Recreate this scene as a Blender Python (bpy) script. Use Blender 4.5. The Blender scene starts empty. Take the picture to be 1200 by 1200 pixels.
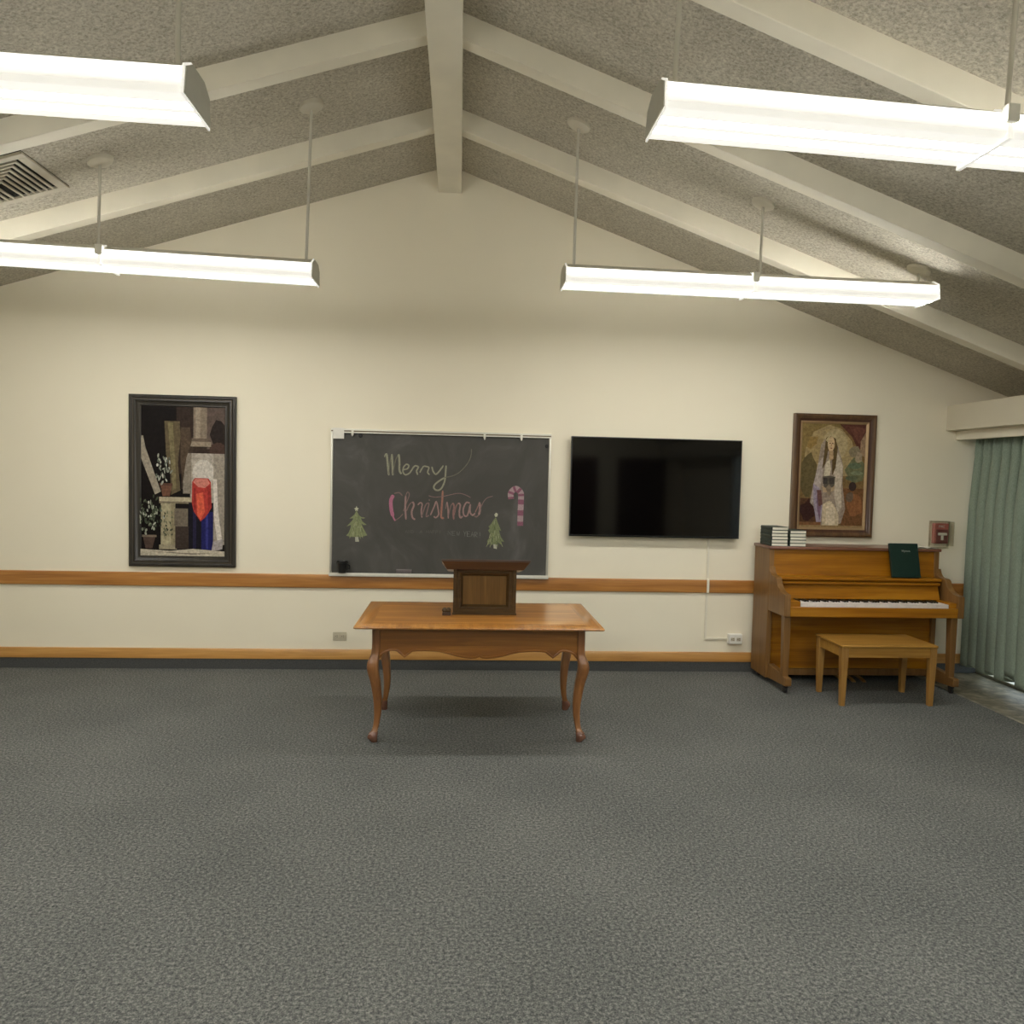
LENS = 41.0
SIDE = 31.0
SKY = 1.9
EXPOSURE = 0.0
import bpy, math, random
from mathutils import Vector, Matrix
random.seed(7)
sc = bpy.context.scene
COL = sc.collection

# ------------------------------------------------------------------ colour
def lin(c):
    return tuple(((v/255)/12.92 if v/255 <= .04045 else ((v/255+.055)/1.055)**2.4) for v in c)

# ------------------------------------------------------------------ materials
def new_mat(name):
    m = bpy.data.materials.new(name); m.use_nodes = True
    nt = m.node_tree
    return m, nt, nt.nodes['Principled BSDF']
def mth(nt, op, a, b=None):
    n = nt.nodes.new('ShaderNodeMath'); n.operation = op
    for i, v in enumerate((a, b)):
        if v is None: continue
        if isinstance(v, (int, float)): n.inputs[i].default_value = v
        else: nt.links.new(v, n.inputs[i])
    return n.outputs[0]
def ramp(nt, fac, stops):
    r = nt.nodes.new('ShaderNodeValToRGB'); e = r.color_ramp.elements
    while len(e) < len(stops): e.new(.5)
    for i, (p, c) in enumerate(stops):
        e[i].position = p; e[i].color = (*c, 1)
    nt.links.new(fac, r.inputs[0]); return r.outputs[0]
def coords(nt, scale=(1, 1, 1), rot=(0, 0, 0)):
    t = nt.nodes.new('ShaderNodeTexCoord'); mp = nt.nodes.new('ShaderNodeMapping')
    mp.inputs['Scale'].default_value = scale; mp.inputs['Rotation'].default_value = rot
    nt.links.new(t.outputs['Object'], mp.inputs[0]); return mp.outputs[0]
def noise(nt, vec, scale, detail=4, rough=.5, dist=0):
    n = nt.nodes.new('ShaderNodeTexNoise')
    n.inputs['Scale'].default_value = scale; n.inputs['Detail'].default_value = detail
    n.inputs['Roughness'].default_value = rough; n.inputs['Distortion'].default_value = dist
    nt.links.new(vec, n.inputs['Vector']); return n.outputs['Fac']
def bump(nt, b, h, strength, dist):
    n = nt.nodes.new('ShaderNodeBump'); n.inputs['Strength'].default_value = strength
    n.inputs['Distance'].default_value = dist
    nt.links.new(h, n.inputs['Height']); nt.links.new(n.outputs[0], b.inputs['Normal'])
def plain(name, c, rough=.5, metal=0, spec=.5, var=.06, vscale=30, coat=0, ior=None):
    m, nt, b = new_mat(name)
    v = noise(nt, coords(nt), vscale, 3)
    c = Vector(c)
    col = ramp(nt, v, [(.3, tuple(c*(1-var))), (.7, tuple(c*(1+var)))])
    nt.links.new(col, b.inputs['Base Color'])
    b.inputs['Roughness'].default_value = rough; b.inputs['Metallic'].default_value = metal
    b.inputs['Specular IOR Level'].default_value = spec
    if coat:
        b.inputs['Coat Weight'].default_value = coat; b.inputs['Coat Roughness'].default_value = .15
    return m
def wood(name, dark, mid, light, axis='X', rough=.35, coat=.25, s=1.0, coat_rough=.2, contrast=.55):
    m, nt, b = new_mat(name)
    k = 'XYZ'.index(axis)
    sa = [9*s]*3; sa[k] = .7*s
    n1 = noise(nt, coords(nt, sa), 1.6, 5, .55, .9)
    sb = [150*s]*3; sb[k] = 3*s
    n2 = noise(nt, coords(nt, sb), 1.0, 2, .5, 0)
    f = mth(nt, 'ADD', mth(nt, 'MULTIPLY', n1, .72), mth(nt, 'MULTIPLY', n2, .28))
    w = contrast*.5
    col = ramp(nt, f, [(.5-w*.8, dark), (.5, mid), (.5+w*.8, light)])
    nt.links.new(col, b.inputs['Base Color'])
    b.inputs['Roughness'].default_value = rough
    b.inputs['Coat Weight'].default_value = coat; b.inputs['Coat Roughness'].default_value = coat_rough
    return m
def emit(name, c, strength):
    m, nt, b = new_mat(name)
    b.inputs['Base Color'].default_value = (.9, .9, .86, 1)
    b.inputs['Emission Color'].default_value = (*c, 1)
    b.inputs['Emission Strength'].default_value = strength
    b.inputs['Roughness'].default_value = .3
    return m

MT = {}
# wall paint
def wall_mat():
    m, nt, b = new_mat('wall_paint')
    v = coords(nt)
    n = noise(nt, v, .9, 3); f = noise(nt, v, 160, 2)
    col = ramp(nt, n, [(.3, WALL_A), (.7, WALL_B)])
    nt.links.new(col, b.inputs['Base Color']); b.inputs['Roughness'].default_value = .62
    b.inputs['Specular IOR Level'].default_value = .25
    bump(nt, b, f, .08, .004); return m
WALL_A = (.83, .765, .60); WALL_B = (.87, .805, .635)
MT['wall'] = wall_mat()
def ceiling_mat():
    m, nt, b = new_mat('acoustic_ceiling')
    v = coords(nt)
    n = noise(nt, v, 58, 4, .75, .4); big = noise(nt, v, 2.5, 3)
    f = mth(nt, 'ADD', mth(nt, 'MULTIPLY', n, .85), mth(nt, 'MULTIPLY', big, .15))
    col = ramp(nt, f, [(.34, (.31, .285, .225)), (.5, (.53, .49, .40)), (.66, (.71, .67, .56))])
    nt.links.new(col, b.inputs['Base Color']); b.inputs['Roughness'].default_value = .9
    b.inputs['Specular IOR Level'].default_value = .1
    bump(nt, b, n, .6, .012); return m
MT['ceiling'] = ceiling_mat()
def carpet_mat():
    m, nt, b = new_mat('carpet_pile')
    v = coords(nt)
    n = noise(nt, v, 190, 3, .8); n2 = noise(nt, v, 75, 3, .7); big = noise(nt, v, 1.3, 3)
    f = mth(nt, 'ADD', mth(nt, 'ADD', mth(nt, 'MULTIPLY', n, .43), mth(nt, 'MULTIPLY', n2, .50)), mth(nt, 'MULTIPLY', big, .07))
    col = ramp(nt, f, [(.39, (.046, .050, .049)), (.5, (.130, .135, .126)), (.61, (.285, .282, .255))])
    nt.links.new(col, b.inputs['Base Color']); b.inputs['Roughness'].default_value = 1
    b.inputs['Specular IOR Level'].default_value = .05
    bump(nt, b, n, .5, .006); return m
MT['carpet'] = carpet_mat()
def tile_mat():
    m, nt, b = new_mat('slate_tile')
    v = coords(nt)
    n = noise(nt, v, 7, 5, .6, 1.2)
    col = ramp(nt, n, [(.34, (.070, .058, .036)), (.52, (.175, .150, .098)), (.68, (.30, .26, .18))])
    br = nt.nodes.new('ShaderNodeTexBrick'); nt.links.new(coords(nt), br.inputs['Vector'])
    br.inputs['Scale'].default_value = 1; br.inputs['Mortar Size'].default_value = .006
    br.inputs['Brick Width'].default_value = .305; br.inputs['Row Height'].default_value = .305
    br.inputs['Color2'].default_value = (.9, .9, .9, 1); br.inputs['Color1'].default_value = (1, 1, 1, 1)
    br.inputs['Mortar'].default_value = (.55, .53, .45, 1); br.offset = 0
    mx = nt.nodes.new('ShaderNodeMix'); mx.data_type = 'RGBA'; mx.blend_type = 'MULTIPLY'; mx.inputs[0].default_value = 1
    nt.links.new(col, mx.inputs[6]); nt.links.new(br.outputs['Color'], mx.inputs[7])
    nt.links.new(mx.outputs[2], b.inputs['Base Color']); b.inputs['Roughness'].default_value = .45
    bump(nt, b, n, .3, .004); return m
MT['tile'] = tile_mat()
MT['beam'] = plain('beam_paint', (.80, .75, .61), .6, vscale=3, spec=.3)
MT['valance'] = plain('valance_paint', (.66, .61, .475), .6, vscale=3, var=.03)
MT['cove'] = plain('base_carpet', (.075, .077, .075), .9, vscale=140, var=.25, spec=.1)
MT['oak'] = wood('oak_trim', (.24, .088, .016), (.40, .165, .032), (.54, .255, .062), 'X', .4, .25)
MT['oak_base'] = wood('oak_baseboard', (.33, .15, .034), (.50, .25, .060), (.64, .36, .105), 'X', .4, .25)
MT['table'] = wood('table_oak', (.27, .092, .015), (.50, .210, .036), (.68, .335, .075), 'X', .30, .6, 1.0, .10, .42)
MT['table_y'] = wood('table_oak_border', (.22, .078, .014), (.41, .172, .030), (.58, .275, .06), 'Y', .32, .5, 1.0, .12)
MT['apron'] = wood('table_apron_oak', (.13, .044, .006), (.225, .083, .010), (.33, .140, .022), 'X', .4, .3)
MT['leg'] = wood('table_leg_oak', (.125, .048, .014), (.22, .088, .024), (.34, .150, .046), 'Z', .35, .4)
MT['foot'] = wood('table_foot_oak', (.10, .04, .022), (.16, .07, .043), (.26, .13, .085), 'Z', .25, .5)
MT['lect'] = wood('lectern_oak', (.070, .036, .009), (.132, .070, .018), (.20, .112, .034), 'Z', .4, .3)
MT['lect_frame'] = wood('lectern_frame', (.040, .022, .007), (.066, .037, .012), (.105, .062, .022), 'X', .4, .3)
MT['lect_top'] = wood('lectern_top', (.040, .020, .012), (.062, .032, .020), (.10, .056, .036), 'X', .35, .4)
MT['piano'] = wood('piano_oak', (.185, .066, .004), (.335, .130, .0055), (.46, .205, .013), 'X', .36, .35, .8)
MT['piano_side'] = wood('piano_oak_side', (.145, .070, .020), (.205, .104, .032), (.28, .150, .054), 'Z', .38, .35, .8)
MT['piano_lid'] = wood('piano_lid_oak', (.12, .045, .025), (.19, .075, .042), (.27, .12, .07), 'X', .35, .4)
MT['bench'] = wood('bench_oak', (.24, .112, .020), (.37, .19, .036), (.50, .28, .066), 'X', .38, .3)
MT['bench_leg'] = wood('bench_leg_oak', (.24, .110, .022), (.35, .18, .040), (.46, .26, .072), 'Z', .38, .3)
for k_ in ('piano', 'piano_side', 'lect', 'lect_frame', 'bench'):
    b_ = MT[k_].node_tree.nodes['Principled BSDF']; b_.inputs['Coat Weight'].default_value = .06; b_.inputs['Specular IOR Level'].default_value = .3
MT['white_key'] = plain('white_key', (.80, .74, .70), .3, var=.02)
MT['black'] = plain('black_lacquer', (.008, .008, .008), .3, var=.1)
MT['rubber'] = plain('dark_rubber', (.015, .014, .013), .6)
MT['brass'] = plain('brass', (.5, .38, .18), .3, metal=1)
MT['chrome'] = plain('chrome', (.6, .6, .58), .25, metal=1)
MT['alum'] = plain('aluminium', (.62, .60, .52), .4, metal=.75, var=.03)
MT['tray'] = plain('tray_enamel', (.85, .82, .72), .35, metal=.1, var=.03)
MT['white'] = plain('white_plastic', (.80, .78, .70), .4, var=.02)
MT['raceway'] = plain('raceway_paint', (.80, .75, .60), .4, var=.02)
MT['ivory'] = plain('ivory_plastic', (.50, .45, .33), .4, var=.03)
MT['slot'] = plain('socket_slot', (.04, .035, .025), .6)
MT['paper'] = plain('paper', (.78, .75, .67), .8, var=.03)
MT['pages'] = plain('book_pages', (.80, .76, .62), .8, var=.05, vscale=200)
MT['cover'] = plain('green_cloth_cover', (.020, .034, .026), .5, var=.2, vscale=80)
MT['cover_dark'] = plain('dark_green_leather', (.004, .022, .015), .42, var=.15, vscale=60)
MT['title'] = plain('silver_title', (.35, .38, .33), .4)
MT['frame_dark'] = wood('dark_frame_wood', (.009, .007, .005), (.020, .016, .011), (.042, .034, .023), 'Z', .4, .15)
MT['frame_brown'] = wood('brown_frame_wood', (.055, .024, .009), (.105, .052, .020), (.18, .095, .038), 'Z', .35, .35)
MT['frame_inner'] = wood('frame_red_wood', (.035, .012, .006), (.062, .022, .010), (.10, .04, .018), 'Z', .35, .35)
MT['liner'] = plain('gilt_liner', (.36, .24, .12), .4, metal=.3)
MT['screen'] = plain('tv_screen', (.0015, .0015, .0015), .06, spec=.32, var=.0)
MT['bezel'] = plain('tv_bezel', (.004, .004, .004), .3, var=.1)
MT['red'] = plain('alarm_red', (.46, .105, .092), .4, var=.05)
MT['dark_red'] = plain('alarm_dark_red', (.20, .036, .034), .4)
MT['white_housing'] = plain('lamp_housing_enamel', (.74, .72, .62), .4, var=.02)
MT['end_cap'] = plain('lamp_end_cap', (.55, .54, .47), .5, var=.02)
MT['rod'] = plain('lamp_rod', (.60, .57, .48), .45, var=.02)
MT['canopy'] = plain('lamp_canopy', (.62, .58, .47), .5, var=.02)
MT['lens'] = emit('lamp_lens', (1, .985, .945), LENS)
MT['lens_side'] = emit('lamp_lens_side', (1, .985, .945), SIDE)
MT['lens_dim'] = emit('lamp_lens_dim', (1, .975, .90), .84)
MT['lens_edge'] = emit('lamp_lens_edge', (1, .97, .89), .62)
MT['vent'] = plain('vent_enamel', (.56, .52, .42), .5, var=.03)
MT['vent_dark'] = plain('vent_throat', (.012, .011, .009), .9)
MT['felt'] = plain('eraser_felt', (.13, .11, .108), .9, var=.15, vscale=90)
MT['eraser_wood'] = plain('eraser_back', (.17, .145, .14), .6)
MT['bead'] = plain('worn_bead', (.080, .064, .044), .4)
MT['edging'] = plain('edging_strip', (.22, .20, .155), .5, var=.5, vscale=9)
MT['magnet'] = plain('magnet_black', (.004, .004, .004), .5)
MT['cork'] = plain('rail_cork', (.16, .13, .085), .9, var=.2, vscale=150)
MT['door'] = wood('dark_door_wood', (.035, .012, .008), (.06, .02, .012), (.09, .035, .02), 'Z', .4, .3)
MT['concrete'] = plain('patio_concrete', (.62, .62, .60), .8, vscale=3)
def board_mat():
    m, nt, b = new_mat('chalkboard_slate')
    v = coords(nt, (1, 1, .7))
    n = noise(nt, v, 2.4, 4, .6, 1.5)
    col = ramp(nt, n, [(.36, (.064, .062, .054)), (.55, (.076, .073, .065)), (.72, (.105, .101, .093))])
    nt.links.new(col, b.inputs['Base Color']); b.inputs['Roughness'].default_value = .55
    b.inputs['Specular IOR Level'].default_value = .25; return m
MT['board'] = board_mat()
def curtain_mat():
    m, nt, b = new_mat('sage_curtain_cloth')
    v = coords(nt, (1, 1, .25)); n = noise(nt, v, 260, 2)
    col = ramp(nt, n, [(.3, (.205, .255, .198)), (.7, (.285, .345, .275))])
    nt.links.new(col, b.inputs['Base Color']); b.inputs['Roughness'].default_value = .85
    b.inputs['Specular IOR Level'].default_value = .15
    b.inputs['Sheen Weight'].default_value = .1
    return m
MT['curtain'] = curtain_mat()
def paint_mat(name, grain=.25, chalk=False):
    m, nt, b = new_mat(name)
    a = nt.nodes.new('ShaderNodeAttribute'); a.attribute_name = 'paint'
    n = noise(nt, coords(nt), 45 if not chalk else 190, 4, .7)
    g = ramp(nt, n, [(.3, (1-grain,)*3), (.7, (1+grain*.8,)*3)])
    mx = nt.nodes.new('ShaderNodeMix'); mx.data_type = 'RGBA'; mx.blend_type = 'MULTIPLY'; mx.inputs[0].default_value = 1
    nt.links.new(a.outputs['Color'], mx.inputs[6]); nt.links.new(g, mx.inputs[7])
    nt.links.new(mx.outputs[2], b.inputs['Base Color'])
    b.inputs['Roughness'].default_value = .9 if chalk else .5
    b.inputs['Specular IOR Level'].default_value = .12
    return m
MT['paint'] = paint_mat('painted_canvas', .38)
MT['chalk'] = paint_mat('chalk_marks', .35, True)
def clear_mat(name, tint, gloss):
    m = bpy.data.materials.new(name); m.use_nodes = True; nt = m.node_tree
    nt.nodes.remove(nt.nodes['Principled BSDF'])
    t = nt.nodes.new('ShaderNodeBsdfTransparent'); t.inputs[0].default_value = (*tint, 1)
    g = nt.nodes.new('ShaderNodeBsdfGlossy'); g.inputs['Roughness'].default_value = .08
    mx = nt.nodes.new('ShaderNodeMixShader'); mx.inputs[0].default_value = gloss
    nt.links.new(t.outputs[0], mx.inputs[1]); nt.links.new(g.outputs[0], mx.inputs[2])
    nt.links.new(mx.outputs[0], nt.nodes['Material Output'].inputs[0]); return m
MT['glass'] = clear_mat('window_glass', (.95, .97, .97), .06)
MT['clear'] = clear_mat('clear_plastic', (.95, .94, .91), .09)

# ------------------------------------------------------------------ mesh builder (world coordinates)
class MB:
    def __init__(s): s.v = []; s.f = []; s.mi = []; s.col = []
    def add(s, verts, faces, mi=0, col=None):
        o = len(s.v); s.v += [tuple(p) for p in verts]
        for f in faces:
            s.f.append(tuple(i+o for i in f)); s.mi.append(mi); s.col.append(col)
        return s
    def box(s, x0, x1, y0, y1, z0, z1, mi=0):
        v = [(x, y, z) for x in (x0, x1) for y in (y0, y1) for z in (z0, z1)]
        return s.add(v, [(0, 1, 3, 2), (4, 6, 7, 5), (0, 4, 5, 1), (2, 3, 7, 6), (0, 2, 6, 4), (1, 5, 7, 3)], mi)
    def taper(s, c0, h0, z0, c1, h1, z1, mi=0):
        v = []
        for c, h, z in ((c0, h0, z0), (c1, h1, z1)):
            v += [(c[0]-h[0], c[1]-h[1], z), (c[0]+h[0], c[1]-h[1], z), (c[0]+h[0], c[1]+h[1], z), (c[0]-h[0], c[1]+h[1], z)]
        return s.add(v, [(3, 2, 1, 0), (4, 5, 6, 7), (0, 1, 5, 4), (1, 2, 6, 5), (2, 3, 7, 6), (3, 0, 4, 7)], mi)
    def prism(s, poly, axis, a, b, mi=0, col=None):
        def P(u, w, k): return {'X': (k, u, w), 'Y': (u, k, w), 'Z': (u, w, k)}[axis]
        n = len(poly); v = [P(u, w, a) for u, w in poly]+[P(u, w, b) for u, w in poly]
        f = [tuple(range(n-1, -1, -1)), tuple(range(n, 2*n))]+[(i, (i+1) % n, n+(i+1) % n, n+i) for i in range(n)]
        return s.add(v, f, mi, col)
    def strip(s, bottom, top, axis, a, b, mi=0):
        # solid between two polylines (same count): stays clean for wavy outlines
        def P(u, w, k): return {'X': (k, u, w), 'Y': (u, k, w), 'Z': (u, w, k)}[axis]
        n = len(bottom); v = []
        for k in (a, b):
            v += [P(u, w, k) for u, w in bottom]+[P(u, w, k) for u, w in top]
        f = []
        for i in range(n-1):
            f += [(i, i+1, n+i+1, n+i), (2*n+i+1, 2*n+i, 3*n+i, 3*n+i+1), (i+1, i, 2*n+i, 2*n+i+1), (n+i, n+i+1, 3*n+i+1, 3*n+i)]
        f += [(0, n, 3*n, 2*n), (2*n-1, n-1, 3*n-1, 4*n-1)]
        return s.add(v, f, mi)
    def lathe(s, prof, c, axis='Z', n=24, mi=0):
        v = []
        for r, h in prof:
            for k in range(n):
                a = 2*math.pi*k/n; p, q = r*math.cos(a), r*math.sin(a)
                v.append({'Z': (c[0]+p, c[1]+q, c[2]+h), 'X': (c[0]+h, c[1]+p, c[2]+q), 'Y': (c[0]+p, c[1]+h, c[2]+q)}[axis])
        m = len(prof); f = []
        for i in range(m-1):
            for k in range(n):
                f.append((i*n+k, i*n+(k+1) % n, (i+1)*n+(k+1) % n, (i+1)*n+k))
        f += [tuple(range(n-1, -1, -1)), tuple((m-1)*n+k for k in range(n))]
        return s.add(v, f, mi)
    def loft(s, secs, mi=0, caps=True):
        n = len(secs[0]); v = [p for sec in secs for p in sec]; f = []
        for i in range(len(secs)-1):
            for k in range(n):
                f.append((i*n+k, i*n+(k+1) % n, (i+1)*n+(k+1) % n, (i+1)*n+k))
        if caps: f += [tuple(range(n-1, -1, -1)), tuple((len(secs)-1)*n+k for k in range(n))]
        return s.add(v, f, mi)
    def tube(s, pts, r, n=8, mi=0):
        pts = [Vector(p) for p in pts]; secs = []
        for i, p in enumerate(pts):
            d = (pts[min(i+1, len(pts)-1)]-pts[max(i-1, 0)]).normalized()
            a = d.orthogonal().normalized() if i == 0 else (a-d*a.dot(d)).normalized()
            b = d.cross(a)
            secs.append([tuple(p+a*r*math.cos(2*math.pi*k/n)+b*r*math.sin(2*math.pi*k/n)) for k in range(n)])
        return s.loft(secs, mi)
    def ring(s, x0, x1, z0, z1, prof, base, plane='XZ', mi=0):
        # mitred moulding round a rectangle: prof = closed list of (inset, outward)
        n = len(prof); v = []
        for cx, cz, sx, sz in ((x0, z0, 1, 1), (x1, z0, -1, 1), (x1, z1, -1, -1), (x0, z1, 1, -1)):
            for d, o in prof:
                u, w = cx+sx*d, cz+sz*d
                v.append((u, base-o, w) if plane == 'XZ' else (u, w, base+o))
        f = []
        for c in range(4):
            for k in range(n):
                f.append((c*n+k, c*n+(k+1) % n, ((c+1) % 4)*n+(k+1) % n, ((c+1) % 4)*n+k))
        return s.add(v, f, mi)
    def build(s, name, mat, parent=None, label=None, bevel=0, seg=2, smooth=35, solid=0):
        me = bpy.data.meshes.new(name)
        o0 = Vector(parent.get('_o', (0, 0, 0))) if parent else Vector((0, 0, 0))
        me.from_pydata([tuple(Vector(p)-o0) for p in s.v], [], s.f)
        mats = mat if isinstance(mat, (list, tuple)) else [mat]
        for m in mats: me.materials.append(MT[m])
        me.polygons.foreach_set('material_index', s.mi)
        if any(c is not None for c in s.col):
            at = me.color_attributes.new('paint', 'FLOAT_COLOR', 'CORNER')
            for p in me.polygons:
                c = s.col[p.index] or (1, 1, 1)
                for li in p.loop_indices: at.data[li].color = (*c, 1)
        import bmesh
        bm = bmesh.new(); bm.from_mesh(me)
        if not any(c is not None for c in s.col): bmesh.ops.recalc_face_normals(bm, faces=bm.faces)
        bm.to_mesh(me); bm.free()
        me.polygons.foreach_set('use_smooth', [True]*len(me.polygons))
        me.set_sharp_from_angle(angle=math.radians(smooth)); me.update()
        o = bpy.data.objects.new(name, me); COL.objects.link(o)
        if parent:
            o.parent = parent; o['_o'] = tuple(o0)
        if label: o['label'] = label
        if solid:
            md = o.modifiers.new('thickness', 'SOLIDIFY'); md.thickness = solid
        if bevel:
            md = o.modifiers.new('rounded', 'BEVEL'); md.width = bevel; md.segments = seg
            md.limit_method = 'ANGLE'; md.angle_limit = math.radians(40)
        return o
def thing(name, label, cat, loc, group=None):
    o = bpy.data.objects.new(name, None); COL.objects.link(o); o.empty_display_size = .1
    o.location = loc; o['_o'] = tuple(loc)
    o['label'] = label; o['category'] = cat
    if group: o['group'] = group
    return o
def tag(o, label, cat, group=None):
    o['label'] = label; o['category'] = cat
    if group: o['group'] = group
    return o
def struct(o, label=None):
    o['kind'] = 'structure'
    if label: o['label'] = label
    return o
def copy_tree(o, parent=None):
    c = o.copy(); COL.objects.link(c)
    if parent: c.parent = parent
    for ch in list(o.children): copy_tree(ch, c)
    return c

# ------------------------------------------------------------------ the room
XL, XR, YB = -5.1, 4.85, -9.92
RX, RZ, SL, SR = -.125, 4.24, .314, .354
def roof(x): return RZ-(RX-x)*SL if x < RX else RZ-(x-RX)*SR
m = MB(); m.box(XL-.1, 4.05, YB-.1, .1, -.05, 0); struct(m.build('floor', 'carpet'), 'grey flecked carpet floor')
m = MB(); m.box(4.05, XR+.1, YB-.1, .1, -.05, -.004); struct(m.build('floor_tile', 'tile'), 'brown stone tile strip along the curtained wall')
m = MB(); m.box(4.035, 4.062, YB, 0, -.004, .004); struct(m.build('trim_7', 'edging', bevel=.003), 'pale worn edging strip where carpet meets tile')
def gable(y0, y1):
    return MB().prism([(XL-.1, -.05), (XR+.1, -.05), (XR+.1, roof(XR+.1)), (RX, RZ), (XL-.1, roof(XL-.1))], 'Y', y0, y1)
struct(gable(0, .1).build('wall_front', 'wall'), 'cream gabled wall behind the chalkboard')
struct(gable(YB-.1, YB).build('wall_back', 'wall'), 'cream gabled wall at the far end')
m = MB(); m.box(XL-.1, XL, YB, 0, -.05, roof(XL)); struct(m.build('wall_left', 'wall'))
m = MB(); m.box(XR, XR+.1, YB, 0, 2.16, roof(XR)); m.box(XR, XR+.1, YB, -6.6, -.05, 2.16); m.box(XR, XR+.1, -.06, 0, -.05, 2.16)
struct(m.build('wall_right', 'wall'))
m = MB()
m.prism([(XL-.2, roof(XL-.2)), (RX, RZ), (XR+.2, roof(XR+.2)), (XR+.2, roof(XR+.2)+.12), (RX, RZ+.12), (XL-.2, roof(XL-.2)+.12)], 'Y', YB-.1, .1)
struct(m.build('ceiling', 'ceiling'), 'mottled grey acoustic ceiling, sloping both ways')
m = MB(); m.box(-.2204, -.0293, YB, 0, 4.02, RZ+.02); struct(m.build('ridge_beam', 'beam', bevel=.004), 'pale painted ridge beam at the peak')
D1 = .14
for k in range(8):
    y0 = -1.08-1.12*k
    mm = MB(); xl = XL; xa = -.215
    mm.prism([(xl, roof(xl)-.135), (xa, roof(xa)-.135), (xa, roof(xa)+.02), (xl, roof(xl)+.02)], 'Y', y0, y0+.1)
    xb, xr = -.035, XR
    mm2 = MB(); mm2.prism([(xb, roof(xb)-D1), (xr, roof(xr)-D1), (xr, roof(xr)+.02), (xb, roof(xb)+.02)], 'Y', y0, y0+.1)
    nm = ['first', 'second', 'third', 'fourth', 'fifth', 'sixth', 'seventh', 'eighth'][k]
    struct(mm.build('ceiling_beam', 'beam', bevel=.004), 'pale rafter beam on the left slope, %s from the chalkboard wall' % nm)
    struct(mm2.build('ceiling_beam', 'beam', bevel=.004), 'pale rafter beam on the right slope, %s from the chalkboard wall' % nm)
# chair rail, baseboard, carpet base
RP = [(0, .695), (-.016, .695), (-.021, .700), (-.022, .706), (-.022, .796), (-.020, .804), (-.014, .808), (0, .808)]
m = MB(); m.prism(RP, 'X', XL, 4.84); struct(m.build('trim_1', 'oak'), 'brown oak chair rail across the cream wall')
m = MB(); m.prism([(0, .088), (-.019, .088), (-.019, .158), (-.012, .171), (0, .171)], 'X', XL, 4.84); struct(m.build('baseboard_front', 'oak_base'), 'oak baseboard strip along the cream wall')
m = MB(); m.prism([(0, 0), (-.014, 0), (-.012, .087), (0, .087)], 'X', XL, 4.84); struct(m.build('trim_2', 'cove'), 'dark grey carpet base under the oak baseboard')
# valance over the curtain
m = MB(); m.box(4.29, 4.40, YB, 0, 2.165, 2.385); m.box(4.40, XR, YB, 0, 2.365, 2.385); struct(m.build('trim_3', 'valance', bevel=.003), 'cream boxed valance over the curtain')
m = MB(); m.box(4.385, 4.425, YB, 0, 2.085, 2.17); struct(m.build('trim_4', 'beam', bevel=.003), 'pale lip under the valance')
# sliding window behind the curtain
w = bpy.data.objects.new('window_1', None); COL.objects.link(w); w.location = (4.75, -3.4, 0); w['_o'] = (4.75, -3.4, 0); struct(w, 'sliding glass door behind the curtain')
m = MB(); m.box(4.68, 4.85, -6.6, -.005, -.004, .022); m.box(4.68, 4.85, -6.6, -.005, 2.08, 2.165)
for y in (-.055, -2.4, -4.5, -6.6): m.box(4.70, 4.85, y, y+.05, .02, 2.1)
struct(m.build('window_frame', 'alum', w, bevel=.004))
m = MB(); m.box(4.70, 4.706, -6.57, -.03, .018, 2.09); struct(m.build('window_pane', 'glass', w))
m = MB(); m.box(4.95, 12, -14, 4, -.25, -.12); struct(m.build('ground', 'concrete'), 'concrete patio outside')
# doors in the wall behind the camera (seen only as reflections)
for i, (xa, xb) in enumerate(((1.98, 2.88), (3.46, 4.36))):
    d = bpy.data.objects.new('door_%d' % (i+1), None); COL.objects.link(d); d.location = ((xa+xb)/2, YB, 0); d['_o'] = tuple(d.location); struct(d)
    m = MB(); m.box(xa, xb, YB, YB+.045, .005, 2.03)
    struct(m.build('door_panel', 'door', d, bevel=.004))
    m = MB(); m.box(xa-.07, xa, YB, YB+.06, 0, 2.1); m.box(xb, xb+.07, YB, YB+.06, 0, 2.1); m.box(xa-.07, xb+.07, YB, YB+.06, 2.03, 2.1)
    struct(m.build('door_frame', 'door', d, bevel=.004))
    m = MB(); m.lathe([(.012, 0), (.012, .04), (.028, .05), (.03, .07), (.02, .085)], (xa+.08, YB+.045, 1.0), 'Y'); struct(m.build('door_handle', 'brass', d))

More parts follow.
